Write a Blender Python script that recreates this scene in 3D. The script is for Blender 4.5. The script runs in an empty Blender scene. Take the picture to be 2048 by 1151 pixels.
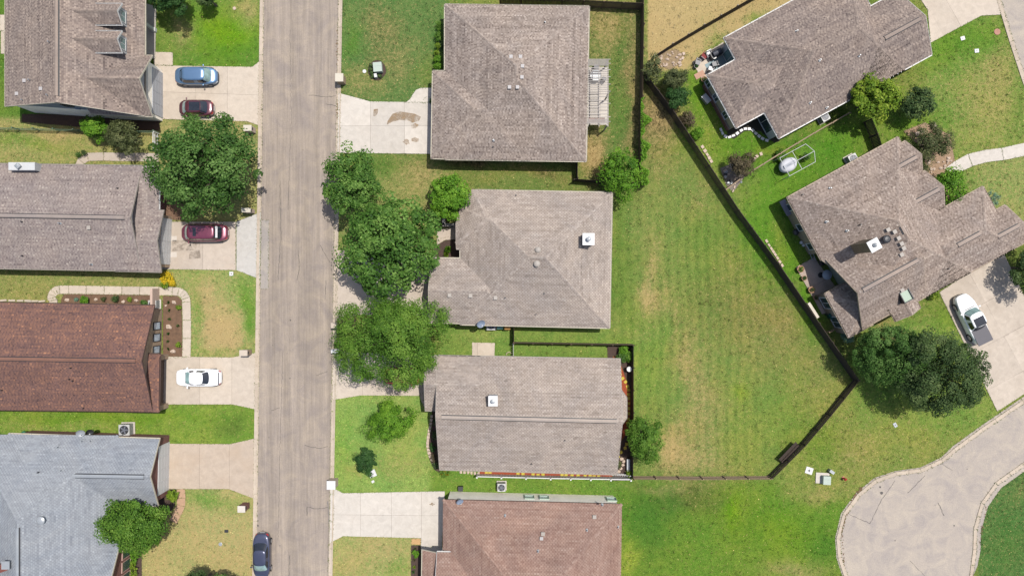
import bpy, math, random
import numpy as np
from mathutils import Vector

# ------------------------------------------------------------------ camera, sky, sun, exposure
SC = bpy.context.scene
COL = SC.collection
HC = 74.0            # flying height of the camera, metres
PPM = 18.5           # pixels of the 2048 px photograph per metre of ground
cam_d = bpy.data.cameras.new('camera'); cam = bpy.data.objects.new('camera', cam_d); COL.objects.link(cam)
cam.location = (0, 0, HC); cam.rotation_euler = (0, 0, 0)
cam_d.sensor_width = 36.0; cam_d.lens = 36.0 * HC / (2048 / PPM)
cam_d.clip_start = 0.5; cam_d.clip_end = 6000
SC.camera = cam
SUNV = Vector((0.28, 0.215, 1.0)).normalized()
w = bpy.data.worlds.new("World"); SC.world = w; w.use_nodes = True
nt = w.node_tree; nt.nodes.clear()
sky = nt.nodes.new('ShaderNodeTexSky'); sky.sky_type = 'NISHITA'; sky.sun_disc = False
sky.sun_elevation = math.asin(SUNV.z); sky.sun_rotation = math.atan2(SUNV.x, SUNV.y)
sky.air_density = 1.0; sky.dust_density = 2.0; sky.ozone_density = 0.6
bg = nt.nodes.new('ShaderNodeBackground'); bg.inputs['Strength'].default_value = 0.13
wo = nt.nodes.new('ShaderNodeOutputWorld')
nt.links.new(sky.outputs[0], bg.inputs[0]); nt.links.new(bg.outputs[0], wo.inputs[0])
sd = bpy.data.lights.new('sun', 'SUN'); sd.energy = 4.2; sd.angle = math.radians(0.6); sd.color = (1.0, 0.965, 0.915)
sun = bpy.data.objects.new('sun', sd); COL.objects.link(sun)
sun.rotation_euler = (-SUNV).to_track_quat('-Z', 'Y').to_euler(); sun.location = (0, 0, 120)
SC.view_settings.view_transform = 'Standard'; SC.view_settings.look = 'None'
SC.view_settings.exposure = 0.50; SC.view_settings.gamma = 1.0; SC.view_settings.use_curve_mapping = False
KLIT = 2.2           # display value of a white level surface in full sun at this exposure

R = random.Random(7)
NR = np.random.default_rng(11)

# ------------------------------------------------------------------ helpers
def W(px, py, h=0.0):
    "photo pixel of a point at height h -> plan position in metres"
    k = (1 - h / HC) / PPM
    return ((px - 1024) * k, (575.5 - py) * k)

def srgb(c):
    c = c / 255.0
    return c / 12.92 if c <= 0.04045 else ((c + 0.055) / 1.055) ** 2.4

def C(r, g, b, k=None):
    "albedo of a level surface that photographs as this sRGB value in full sun"
    k = k or KLIT
    return (min(.85, srgb(r) / k), min(.85, srgb(g) / k), min(.85, srgb(b) / k))

def tag(o, label=None, cat=None, group=None, kind=None):
    if label: o['label'] = label
    if cat: o['category'] = cat
    if group: o['group'] = group
    if kind: o['kind'] = kind
    return o

def thing(name, label, cat, loc=(0, 0, 0), rot=0.0, group=None, kind=None):
    o = bpy.data.objects.new(name, None); COL.objects.link(o)
    o.location = loc; o.rotation_euler = (0, 0, rot); o.empty_display_size = .3
    return tag(o, label, cat, group, kind)

def origin(p):
    v = Vector((0, 0, 0))
    while p is not None:
        v = v + Vector(p.location); p = p.parent
    return v

class MB:
    "collects shapes and links them as one mesh object"
    def __init__(s): s.v = []; s.f = []; s.m = []
    def quad(s, pts, m=0):
        i = len(s.v); s.v += [tuple(p) for p in pts]; s.f.append(tuple(range(i, i + len(pts)))); s.m.append(m); return s
    def box(s, c, d, rot=0.0, m=0, tilt=None):
        cx, cy, cz = c; hx, hy, hz = d[0] / 2, d[1] / 2, d[2] / 2
        ca, sa = math.cos(rot), math.sin(rot); i = len(s.v)
        for z in (-hz, hz):
            for x, y in ((-hx, -hy), (hx, -hy), (hx, hy), (-hx, hy)):
                zz = z + (tilt[0] * x + tilt[1] * y if tilt else 0)
                s.v.append((cx + x * ca - y * sa, cy + x * sa + y * ca, cz + zz))
        for f in ((0, 3, 2, 1), (4, 5, 6, 7), (0, 1, 5, 4), (1, 2, 6, 5), (2, 3, 7, 6), (3, 0, 4, 7)):
            s.f.append(tuple(i + k for k in f)); s.m.append(m)
        return s
    def prism(s, poly, z0, z1, m=0):
        poly = ccw(poly); n = len(poly); i = len(s.v)
        s.v += [(x, y, z0) for x, y in poly] + [(x, y, z1) for x, y in poly]
        s.f.append(tuple(i + n + k for k in range(n))); s.m.append(m)
        s.f.append(tuple(i + n - 1 - k for k in range(n))); s.m.append(m)
        for k in range(n):
            k2 = (k + 1) % n; s.f.append((i + k, i + k2, i + n + k2, i + n + k)); s.m.append(m)
        return s
    def tube(s, a, b, r0, r1=None, n=8, m=0):
        r1 = r0 if r1 is None else r1
        a = Vector(a); b = Vector(b); d = (b - a)
        if d.length < 1e-6: return s
        d.normalize(); t = d.orthogonal().normalized(); u = d.cross(t); i = len(s.v)
        for c, r in ((a, r0), (b, r1)):
            for k in range(n):
                q = 2 * math.pi * k / n; s.v.append(tuple(c + t * (r * math.cos(q)) + u * (r * math.sin(q))))
        for k in range(n):
            k2 = (k + 1) % n; s.f.append((i + k, i + k2, i + n + k2, i + n + k)); s.m.append(m)
        s.f.append(tuple(i + n - 1 - k for k in range(n))); s.m.append(m)
        s.f.append(tuple(i + n + k for k in range(n))); s.m.append(m)
        return s
    def lathe(s, c, prof, n=16, m=0, sx=1.0, sy=1.0):
        i = len(s.v)
        for r, z in prof:
            for k in range(n):
                q = 2 * math.pi * k / n; s.v.append((c[0] + r * sx * math.cos(q), c[1] + r * sy * math.sin(q), c[2] + z))
        for j in range(len(prof) - 1):
            for k in range(n):
                k2 = (k + 1) % n
                s.f.append((i + j * n + k, i + j * n + k2, i + (j + 1) * n + k2, i + (j + 1) * n + k)); s.m.append(m)
        s.f.append(tuple(i + n - 1 - k for k in range(n))); s.m.append(m)
        e = i + (len(prof) - 1) * n; s.f.append(tuple(e + k for k in range(n))); s.m.append(m)
        return s
    def blob(s, c, r, seed=0, sq=(1, 1, 1), m=0, rough=.25):
        rr = random.Random(seed); i = len(s.v); n, k = 8, 4
        for j in range(k + 1):
            a = math.pi * j / k
            for q in range(n):
                b = 2 * math.pi * (q + .5 * (j % 2)) / n; g = r * (1 + rr.uniform(-rough, rough))
                s.v.append((c[0] + g * sq[0] * math.sin(a) * math.cos(b), c[1] + g * sq[1] * math.sin(a) * math.sin(b), c[2] + g * sq[2] * math.cos(a)))
        for j in range(k):
            for q in range(n):
                q2 = (q + 1) % n; s.f.append((i + (j + 1) * n + q, i + (j + 1) * n + q2, i + j * n + q2, i + j * n + q)); s.m.append(m)
        return s
    def build(s, name, mats, parent=None, smooth=False, kind=None, label=None, local=False):
        me = bpy.data.meshes.new(name)
        o0 = Vector((0, 0, 0)) if (local or parent is None) else origin(parent)
        me.from_pydata([(x - o0.x, y - o0.y, z - o0.z) for x, y, z in s.v], [], s.f)
        if not isinstance(mats, (list, tuple)): mats = [mats]
        for m_ in mats: me.materials.append(m_)
        if len(mats) > 1: me.polygons.foreach_set('material_index', s.m)
        if smooth: me.polygons.foreach_set('use_smooth', [True] * len(me.polygons))
        me.update()
        o = bpy.data.objects.new(name, me); COL.objects.link(o)
        if parent is not None: o.parent = parent
        if kind: o['kind'] = kind
        if label: o['label'] = label
        return o

def area(p): return .5 * sum(p[i][0] * p[(i + 1) % len(p)][1] - p[(i + 1) % len(p)][0] * p[i][1] for i in range(len(p)))
def ccw(p): return list(p) if area(p) > 0 else list(reversed(p))
def clip(poly, a, b, c):
    "keep a x + b y <= c"
    out = []
    for i in range(len(poly)):
        p, q = poly[i], poly[(i + 1) % len(poly)]
        fp, fq = a * p[0] + b * p[1] - c, a * q[0] + b * q[1] - c
        if fp <= 1e-9: out.append(p)
        if (fp < -1e-9 and fq > 1e-9) or (fp > 1e-9 and fq < -1e-9):
            t = fp / (fp - fq); out.append((p[0] + t * (q[0] - p[0]), p[1] + t * (q[1] - p[1])))
    res = []
    for p in out:
        if not res or abs(p[0] - res[-1][0]) + abs(p[1] - res[-1][1]) > 1e-5: res.append(p)
    if len(res) > 1 and abs(res[0][0] - res[-1][0]) + abs(res[0][1] - res[-1][1]) < 1e-5: res.pop()
    return res

HARD = []            # plan polygons that carry no grass
def P(pts, h=0.0): return [W(x, y, h) for x, y in pts]

# ------------------------------------------------------------------ materials
MATS = {}
def newmat(name):
    m = bpy.data.materials.new(name); m.use_nodes = True; n = m.node_tree; b = n.nodes['Principled BSDF']
    return m, n, b
def L(n, a, b): n.links.new(a, b)
def mixcol(n, fac, a, b, blend='MIX'):
    x = n.nodes.new('ShaderNodeMix'); x.data_type = 'RGBA'; x.blend_type = blend
    for sock, val in ((x.inputs[0], fac), (x.inputs[6], a), (x.inputs[7], b)):
        if hasattr(val, 'is_output'): L(n, val, sock)
        elif isinstance(val, (int, float)): sock.default_value = val
        else: sock.default_value = tuple(val) + (1,) if len(val) == 3 else val
    return x.outputs[2]
def noise(n, scale, detail=4, rough=.6, vec=None, dist=0.0):
    x = n.nodes.new('ShaderNodeTexNoise'); x.inputs['Scale'].default_value = scale
    x.inputs['Detail'].default_value = detail; x.inputs['Roughness'].default_value = rough; x.inputs['Distortion'].default_value = dist
    if vec is not None: L(n, vec, x.inputs['Vector'])
    return x.outputs['Fac']
def ramp(n, fac, stops, mode='LINEAR'):
    x = n.nodes.new('ShaderNodeValToRGB'); e = x.color_ramp; e.interpolation = mode
    while len(e.elements) > 1: e.elements.remove(e.elements[-1])
    e.elements[0].position = stops[0][0]; c = stops[0][1]; e.elements[0].color = tuple(c) + (1,) if len(c) == 3 else c
    for p, c in stops[1:]:
        q = e.elements.new(p); q.color = tuple(c) + (1,) if len(c) == 3 else c
    L(n, fac, x.inputs[0]); return x.outputs[0]
def g3(v): return (v, v, v)
def objvec(n, scale=(1, 1, 1)):
    t = n.nodes.new('ShaderNodeTexCoord'); mp = n.nodes.new('ShaderNodeMapping'); mp.inputs['Scale'].default_value = scale
    gm = n.nodes.new('ShaderNodeNewGeometry')
    L(n, gm.outputs['Position'], mp.inputs['Vector']); return mp.outputs[0]
def bump(n, b, h, strength=.3, dist=.02):
    x = n.nodes.new('ShaderNodeBump'); x.inputs['Strength'].default_value = strength; x.inputs['Distance'].default_value = dist
    L(n, h, x.inputs['Height']); L(n, x.outputs[0], b.inputs['Normal'])

def plain(name, col, rough=.7, var=.12, scale=3.0, metal=0.0, coat=0.0, spec=.5):
    if name in MATS: return MATS[name]
    m, n, b = newmat(name); v = objvec(n)
    f = noise(n, scale, 5, .65, v)
    k = ramp(n, f, [(.25, g3(1 - var)), (.75, g3(1 + var))])
    L(n, mixcol(n, 1.0, col, k, 'MULTIPLY'), b.inputs['Base Color'])
    b.inputs['Roughness'].default_value = rough; b.inputs['Metallic'].default_value = metal
    b.inputs['Coat Weight'].default_value = coat; b.inputs['Specular IOR Level'].default_value = spec
    MATS[name] = m; return m

def concrete(name, col, dirt=.18, tint=(.30, .22, .15)):
    m, n, b = newmat(name); v = objvec(n)
    big = noise(n, .35, 5, .6, v); mid = noise(n, 1.6, 6, .7, v, .6); fine = noise(n, 14, 3, .8, v)
    c = mixcol(n, 1.0, col, ramp(n, mid, [(.3, g3(.86)), (.7, g3(1.07))]), 'MULTIPLY')
    c = mixcol(n, 1.0, c, ramp(n, fine, [(.3, g3(.95)), (.7, g3(1.05))]), 'MULTIPLY')
    f = ramp(n, big, [(.48, g3(0)), (.72, g3(dirt))])
    c = mixcol(n, f, c, tint)
    oi = n.nodes.new('ShaderNodeObjectInfo')
    c = mixcol(n, 1.0, c, ramp(n, oi.outputs['Random'], [(0, g3(.90)), (1, g3(1.04))]), 'MULTIPLY')
    L(n, c, b.inputs['Base Color']); b.inputs['Roughness'].default_value = .9
    b.inputs['Specular IOR Level'].default_value = .2
    bump(n, b, fine, .25, .01)
    return m

def asphalt(name, col, streak):
    m, n, b = newmat(name)
    gm = n.nodes.new('ShaderNodeNewGeometry'); mp = n.nodes.new('ShaderNodeMapping')
    mp.inputs['Rotation'].default_value = (0, 0, math.radians(.85)); mp.inputs['Scale'].default_value = (1, .03, 1)
    L(n, gm.outputs['Position'], mp.inputs['Vector'])
    v = gm.outputs['Position']
    s1 = noise(n, 1.1, 6, .65, mp.outputs[0]); s2 = noise(n, 5.0, 4, .7, mp.outputs[0])
    mid = noise(n, .55, 6, .65, v, 1.0); fine = noise(n, 9, 4, .85, v); cr = noise(n, 1.5, 8, .75, v, 2.5)
    c = mixcol(n, 1.0, col, ramp(n, s1, [(.3, g3(1 - .13 * streak)), (.7, g3(1 + .13 * streak))]), 'MULTIPLY')
    c = mixcol(n, 1.0, c, ramp(n, s2, [(.3, g3(1 - .12 * streak)), (.72, g3(1 + .13 * streak))]), 'MULTIPLY')
    c = mixcol(n, 1.0, c, ramp(n, mid, [(.32, (.84, .84, .89)), (.68, (1.13, 1.11, 1.06))]), 'MULTIPLY')
    c = mixcol(n, 1.0, c, ramp(n, fine, [(.25, g3(.78)), (.75, g3(1.20))]), 'MULTIPLY')
    c = mixcol(n, ramp(n, noise(n, 5, 3, .9, v), [(.70, g3(0)), (.76, g3(.35))]), c, (.10, .09, .085))
    c = mixcol(n, ramp(n, cr, [(.492, g3(0)), (.5, g3(.16)), (.508, g3(0))]), c, (.09, .08, .075))
    L(n, c, b.inputs['Base Color']); b.inputs['Roughness'].default_value = .92; b.inputs['Specular IOR Level'].default_value = .15
    bump(n, b, fine, .4, .01)
    return m

def shinglemat(name, stops, var=.10):
    m, n, b = newmat(name)
    at = n.nodes.new('ShaderNodeAttribute'); at.attribute_name = 'tone'
    c = ramp(n, at.outputs['Fac'], stops)
    v = objvec(n)
    c = mixcol(n, 1.0, c, ramp(n, noise(n, .5, 5, .6, v, .5), [(.3, g3(1 - var)), (.7, g3(1 + var))]), 'MULTIPLY')
    c = mixcol(n, 1.0, c, ramp(n, noise(n, 12, 2, .8, v), [(.3, g3(.9)), (.7, g3(1.1))]), 'MULTIPLY')
    c = mixcol(n, 1.0, c, ramp(n, noise(n, .16, 6, .7, v, 1.5), [(.36, (.90, .91, .94)), (.64, (1.08, 1.06, 1.04))]), 'MULTIPLY')
    L(n, c, b.inputs['Base Color']); b.inputs['Roughness'].default_value = .95; b.inputs['Specular IOR Level'].default_value = .1
    return m

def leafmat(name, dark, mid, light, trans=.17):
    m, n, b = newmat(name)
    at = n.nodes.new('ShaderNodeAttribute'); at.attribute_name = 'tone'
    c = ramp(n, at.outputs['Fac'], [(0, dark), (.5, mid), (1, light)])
    L(n, c, b.inputs['Base Color']); b.inputs['Roughness'].default_value = .6; b.inputs['Specular IOR Level'].default_value = .12
    tr = n.nodes.new('ShaderNodeBsdfTranslucent'); mx = n.nodes.new('ShaderNodeMixShader'); mx.inputs[0].default_value = trans
    L(n, mixcol(n, 1.0, c, (1.15, 1.25, .6), 'MULTIPLY'), tr.inputs[0])
    out = n.nodes['Material Output']; L(n, b.outputs[0], mx.inputs[1]); L(n, tr.outputs[0], mx.inputs[2]); L(n, mx.outputs[0], out.inputs[0])
    return m

def bricks(name, c1, c2, mortar, scale=1.0):
    m, n, b = newmat(name); gm = n.nodes.new('ShaderNodeNewGeometry')
    sx = n.nodes.new('ShaderNodeSeparateXYZ'); L(n, gm.outputs['Position'], sx.inputs[0])
    ad = n.nodes.new('ShaderNodeMath'); ad.operation = 'ADD'; L(n, sx.outputs[0], ad.inputs[0]); L(n, sx.outputs[1], ad.inputs[1])
    cb = n.nodes.new('ShaderNodeCombineXYZ'); L(n, ad.outputs[0], cb.inputs[0]); L(n, sx.outputs[2], cb.inputs[1])
    t = n.nodes.new('ShaderNodeTexBrick'); L(n, cb.outputs[0], t.inputs['Vector'])
    t.inputs['Color1'].default_value = tuple(c1) + (1,); t.inputs['Color2'].default_value = tuple(c2) + (1,); t.inputs['Mortar'].default_value = tuple(mortar) + (1,)
    t.inputs['Scale'].default_value = scale; t.inputs['Brick Width'].default_value = .22; t.inputs['Row Height'].default_value = .075; t.inputs['Mortar Size'].default_value = .008
    c = mixcol(n, 1.0, t.outputs[0], ramp(n, noise(n, 1.2, 5, .6, gm.outputs['Position']), [(.3, g3(.88)), (.7, g3(1.1))]), 'MULTIPLY')
    L(n, c, b.inputs['Base Color']); b.inputs['Roughness'].default_value = .9
    return m

def siding(name, col):
    m, n, b = newmat(name); gm = n.nodes.new('ShaderNodeNewGeometry')
    wv = n.nodes.new('ShaderNodeTexWave'); wv.bands_direction = 'Z'; wv.wave_profile = 'SAW'; wv.inputs['Scale'].default_value = 2.2
    L(n, gm.outputs['Position'], wv.inputs[0])
    c = mixcol(n, 1.0, col, ramp(n, wv.outputs['Fac'], [(0, g3(.94)), (.9, g3(1.03)), (1, g3(.7))]), 'MULTIPLY')
    c = mixcol(n, 1.0, c, ramp(n, noise(n, 1.5, 4, .6, gm.outputs['Position']), [(.3, g3(.93)), (.7, g3(1.06))]), 'MULTIPLY')
    L(n, c, b.inputs['Base Color']); b.inputs['Roughness'].default_value = .7
    return m

def glass(name, col, rough=.08):
    m, n, b = newmat(name); v = objvec(n)
    L(n, mixcol(n, 1.0, col, ramp(n, noise(n, 2.0, 3, .6, v), [(.3, g3(.7)), (.7, g3(1.3))]), 'MULTIPLY'), b.inputs['Base Color'])
    b.inputs['Roughness'].default_value = rough; b.inputs['Specular IOR Level'].default_value = .8
    return m

def paint(name, col, metal=.25, rough=.32):
    m, n, b = newmat(name); v = objvec(n)
    L(n, mixcol(n, 1.0, col, ramp(n, noise(n, 1.5, 4, .6, v), [(.3, g3(.94)), (.7, g3(1.05))]), 'MULTIPLY'), b.inputs['Base Color'])
    b.inputs['Metallic'].default_value = metal; b.inputs['Roughness'].default_value = rough
    b.inputs['Coat Weight'].default_value = .8; b.inputs['Coat Roughness'].default_value = .06
    return m

CONC = concrete('concrete cream', C(233, 217, 197))
CONCW = concrete('concrete white', C(238, 228, 214), .08)
CONCG = concrete('concrete grey', C(224, 208, 190), .22)
CONCD = concrete('concrete weathered', C(230, 214, 195), .35, (.20, .16, .12))
CONCN = concrete('concrete new', C(232, 226, 216), .10)
CONCP = concrete('concrete patio', C(214, 194, 178), .35, (.12, .10, .09))
JOINT = plain('joint filler', (.075, .06, .045), .95)
ASPH = asphalt('asphalt street', C(184, 170, 155), 1.25)
ASPH2 = asphalt('asphalt court', C(204, 192, 178), .10)
ASPH3 = asphalt('asphalt patch', C(190, 181, 171), .3)
CURBM = concrete('curb concrete', C(228, 210, 188), .25)
SOIL = plain('bed soil', C(128, 98, 74), .95, .35, 2.5)
MULCH = plain('dark mulch', C(88, 68, 58), .95, .35, 5)
REDMULCH = plain('red mulch', C(176, 84, 48), .95, .3, 5)
WHITE = plain('white paint', C(246, 244, 240), .5, .03)
CREAM = plain('cream trim', C(232, 222, 200), .6, .05)
GREYT = plain('grey trim', C(190, 180, 168), .6, .06)
DARK = plain('black plastic', (.018, .018, .02), .5, .2)
METAL = plain('galvanised metal', C(200, 204, 206), .4, .08, 4, .3)
METALD = plain('dark metal', C(70, 70, 74), .45, .1, 4, .3)
WOODF = plain('weathered fence wood', C(120, 98, 76), .9, .3, 6)
WOODD = plain('dark stained wood', C(74, 60, 50), .9, .3, 6)
WOODL = plain('pale fence wood', C(176, 152, 124), .9, .2, 6)
WOODG = plain('grey pergola wood', C(208, 198, 188), .9, .15, 6)
ROCK = plain('limestone rock', C(228, 204, 182), .95, .15, 5)
BRICKR = bricks('red brick', C(150, 78, 62), C(124, 62, 52), C(170, 150, 140))
BRICKW = bricks('white brick', (.84, .77, .66), (.78, .71, .60), (.72, .66, .56))
BRICKT = bricks('tan brick', C(206, 172, 136), C(190, 156, 122), C(205, 190, 170))
STONEW = bricks('stone veneer', C(200, 176, 140), C(176, 152, 122), C(190, 180, 165), .5)
SIDEB = siding('blue grey siding', C(140, 154, 172))
SIDEG = siding('sage siding', C(186, 194, 178))
SIDEW = siding('white siding', C(226, 226, 224))
PANE = glass('window glass', (.03, .045, .05))
PANEG = glass('greenish window glass', (.12, .19, .18))
BLIND = glass('window with pale blind', (.34, .39, .42), .15)
BARK = plain('bark', (.10, .075, .055), .95, .3, 8)

# ------------------------------------------------------------------ the ground, one sheet out to the horizon
TAN = (206, 178, 126); PINK = (206, 170, 134)
BASE = (126, 146, 66)
ZR = [  # x0, y0, x1, y1, softness, colour, dryness
 (-400, -400, 320, 240, 12, (104, 138, 44), .05),
 (305, -400, 522, 140, 6, (112, 146, 52), .15),
 (-400, 236, 322, 330, 6, (150, 158, 80), .30),
 (300, 236, 520, 445, 6, (150, 158, 84), .30),
 (-400, 536, 345, 606, 6, (142, 152, 72), .28),
 (340, 535, 515, 716, 4, (146, 168, 82), .30),
 (-400, 808, 515, 890, 6, (128, 158, 52), .12),
 (-400, 862, 30, 1400, 4, (120, 150, 50), .1),
 (270, 975, 512, 1400, 6, (166, 172, 96), .36),
 (680, -400, 895, 208, 4, (100, 134, 62), .14),
 (735, 300, 1290, 384, 5, (118, 138, 60), .16),
 (676, 340, 900, 520, 8, (136, 148, 72), .24),
 (1172, 8, 1290, 372, 5, (112, 132, 60), .20),
 (1296, -400, 1600, 140, 3, (196, 176, 120), .75),
 (1226, 300, 1700, 970, 12, (128, 148, 64), .12),
 (880, 650, 1270, 715, 5, (128, 156, 62), .08),
 (664, 786, 880, 985, 5, (146, 176, 78), .10),
 (860, 935, 1268, 1000, 6, (118, 152, 50), .10),
 (660, 1070, 845, 1400, 4, (154, 170, 86), .34),
 (1236, 962, 1760, 1400, 12, (112, 146, 42), .10),
 (1560, 760, 2060, 1000, 16, (136, 150, 62), .18),
 (1958, 930, 2400, 1400, 4, (88, 126, 56), .14),
 (1700, 640, 2000, 860, 12, (124, 152, 58), .14),
 (1850, -400, 2400, 420, 12, (126, 152, 60), .22),
 (1960, 300, 2400, 470, 10, (144, 160, 78), .26),
]
MOW = [(x, 60 + 40 * (i % 3)) for i, x in enumerate(range(1240, 1480, 17))]
ZE = [  # cx, cy, rx, ry, colour, strength, dry
 (452, 62, 60, 45, (124, 168, 26), .9, 0), (358, 68, 16, 22, TAN, .6, .7), (498, 22, 20, 24, (176, 168, 104), .7, .3),
 (470, 110, 60, 20, (100, 146, 40), .5, 0), (60, 286, 80, 14, (126, 156, 52), .6, .1), (150, 262, 120, 8, (184, 160, 104), .6, .6),
 (440, 650, 34, 44, PINK, .85, .95), (410, 590, 22, 22, PINK, .7, .8), (470, 690, 36, 18, PINK, .6, .8), (425, 665, 20, 24, PINK, .6, .8),
 (495, 620, 14, 60, (110, 156, 46), .8, 0), (395, 620, 12, 60, (120, 156, 50), .5, .1), (440, 700, 46, 8, (130, 160, 60), .6, .2),
 (465, 845, 26, 18, (96, 124, 50), .7, .1), (100, 852, 120, 16, (150, 166, 74), .6, .3), (200, 835, 160, 10, (112, 154, 22), .5, 0),
 (420, 1080, 100, 60, (186, 178, 112), .7, .5), (480, 1100, 40, 50, (194, 178, 118), .6, .5), (420, 1000, 60, 20, (120, 160, 60), .7, .1), (300, 1110, 24, 60, (190, 176, 112), .6, .5),
 (760, 60, 30, 60, (126, 124, 72), .5, .4), (700, 90, 18, 30, (110, 150, 44), .5, 0), (730, 170, 44, 26, (140, 144, 76), .5, .4), (805, 120, 30, 36, (146, 136, 82), .5, .5), (860, 150, 24, 30, (134, 150, 64), .5, .2),
 (760, 330, 30, 20, (96, 136, 50), .6, .1), (840, 350, 30, 30, (168, 146, 88), .6, .6), (950, 318, 60, 8, (92, 74, 48), .8, .3), (1040, 345, 90, 12, (138, 138, 60), .5, .3),
 (1085, 345, 26, 12, (108, 96, 56), .6, .3), (1215, 55, 36, 50, (158, 136, 78), .7, .6), (1240, 110, 16, 70, (96, 130, 54), .6, .1), (1235, 230, 22, 60, (98, 136, 52), .6, .1),
 (1188, 310, 24, 44, (158, 118, 72), .85, .7), (1268, 190, 12, 140, (132, 116, 70), .6, .4), (1190, 320, 14, 30, (150, 106, 66), .7, .6),
 (1320, 250, 36, 46, (116, 108, 66), .8, .4), (1310, 215, 30, 34, (92, 80, 54), .8, .4), (1330, 320, 40, 50, (142, 142, 74), .5, .3),
 (1300, 560, 14, 90, (170, 158, 92), .7, .6), (1310, 590, 22, 26, (188, 166, 106), .8, .7), (1240, 500, 20, 120, (116, 146, 58), .7, .05), (1250, 620, 24, 60, (110, 144, 52), .5, .05),
 (1420, 500, 50, 80, (120, 150, 54), .6, .05), (1500, 560, 60, 100, (144, 136, 72), .5, .3), (1560, 640, 60, 80, (142, 134, 72), .6, .3), (1640, 720, 50, 50, (140, 140, 72), .5, .3),
 (1400, 400, 22, 30, (160, 144, 82), .5, .5), (1460, 620, 90, 50, (128, 130, 62), .4, .2), (1345, 650, 8, 60, (168, 152, 88), .6, .5), (1375, 720, 14, 60, (176, 154, 92), .6, .6),
 (1400, 790, 30, 60, (178, 156, 98), .6, .6), (1350, 900, 30, 50, (192, 162, 106), .75, .75), (1390, 930, 60, 24, (178, 156, 96), .6, .6), (1420, 880, 40, 50, (166, 150, 88), .5, .5),
 (1300, 720, 40, 80, (132, 164, 60), .6, .05), (1480, 830, 40, 90, (136, 158, 64), .5, .1), (1560, 850, 50, 60, (130, 158, 58), .5, .1), (1250, 665, 50, 8, (150, 156, 80), .4, .3),
 (1475, 780, 14, 14, (140, 170, 40), .5, 0), (1500, 905, 40, 40, (138, 158, 62), .4, .1), (1600, 760, 40, 40, (134, 150, 64), .4, .2),
 (1330, 1010, 60, 40, (78, 130, 42), .8, 0), (1290, 1060, 40, 60, (82, 130, 44), .7, 0), (1400, 1000, 60, 24, (104, 108, 56), .6, .2), (1340, 975, 80, 10, (168, 146, 96), .5, .5),
 (1560, 1070, 70, 50, (112, 154, 36), .8, .05), (1480, 1040, 50, 40, (112, 144, 40), .5, .05), (1640, 1090, 30, 40, (80, 128, 40), .6, 0), (1590, 1140, 60, 16, (160, 158, 94), .6, .4),
 (1500, 1120, 60, 40, (126, 150, 52), .5, .1), (1470, 1010, 18, 30, (120, 166, 22), .6, 0), (1255, 1120, 14, 40, (158, 178, 60), .6, .2), (1700, 900, 40, 50, (150, 148, 76), .5, .4),
 (1650, 880, 50, 40, (118, 150, 44), .6, .05), (1760, 840, 60, 30, (146, 158, 70), .5, .2), (1860, 860, 80, 30, (146, 164, 68), .5, .2), (1640, 990, 30, 12, (172, 156, 100), .4, .5),
 (1780, 665, 30, 10, (206, 182, 134), .8, .9), (1745, 640, 30, 10, (176, 130, 92), .5, .6), (1890, 640, 30, 30, (120, 160, 46), .5, 0),
 (1430, 120, 30, 60, (104, 152, 34), .9, 0), (1400, 200, 30, 50, (112, 156, 38), .9, .05), (1440, 290, 50, 40, (134, 158, 54), .8, .15), (1500, 290, 60, 40, (106, 150, 36), .8, .05),
 (1560, 400, 60, 60, (106, 156, 42), .9, .05), (1520, 480, 40, 70, (102, 154, 42), .9, 0), (1600, 340, 80, 50, (100, 150, 40), .9, 0), (1680, 290, 60, 50, (98, 150, 38), .9, .05), (1570, 520, 30, 60, (98, 150, 34), .9, 0),
 (1620, 600, 20, 60, (96, 148, 34), .9, 0), (1560, 480, 14, 60, (140, 158, 60), .5, .2), (1520, 60, 30, 40, (104, 150, 36), .9, 0), (1560, 310, 40, 10, (140, 150, 50), .5, .2),
 (1900, 100, 60, 40, (98, 150, 32), .7, 0), (1960, 200, 50, 80, (150, 160, 78), .6, .35), (2000, 130, 24, 60, (158, 156, 84), .5, .4), (1820, 250, 60, 30, (104, 150, 40), .7, .05), (2035, 220, 12, 40, (120, 146, 60), .5, .1),
 (1960, 60, 50, 30, (96, 148, 36), .6, 0), (1930, 290, 60, 24, (140, 160, 70), .4, .2), (1990, 370, 60, 40, (150, 166, 84), .5, .3),
 (2010, 1080, 40, 60, (90, 130, 54), .5, .14), (2040, 990, 20, 20, (120, 140, 70), .5, .3), (2040, 560, 30, 60, (70, 96, 40), .8, .1),  # last dark patch paints in what is mostly shade at the right edge
 (750, 820, 80, 20, (136, 174, 84), .5, .05), (810, 880, 40, 40, (166, 178, 84), .5, .25), (690, 900, 20, 50, (140, 176, 66), .5, .1), (790, 930, 60, 20, (152, 164, 84), .5, .3), (705, 950, 14, 12, (186, 170, 90), .6, .5),
 (760, 1095, 40, 26, (184, 170, 112), .6, .55), (700, 1130, 30, 20, (176, 170, 98), .5, .4), (800, 1130, 20, 20, (140, 166, 66), .5, .1), (960, 668, 40, 14, (160, 174, 86), .5, .2),
]
def soft(x, a, b, s): return 1 / (1 + np.exp(-(x - a) / s)) * 1 / (1 + np.exp((x - b) / s))
def desat(c, k=.06):
    g = c[0] * .3 + c[1] * .6 + c[2] * .1; return tuple(x + (g * .92 - x) * k for x in c)
def lin(c): return np.array([srgb(x) for x in c]) / KLIT
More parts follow.
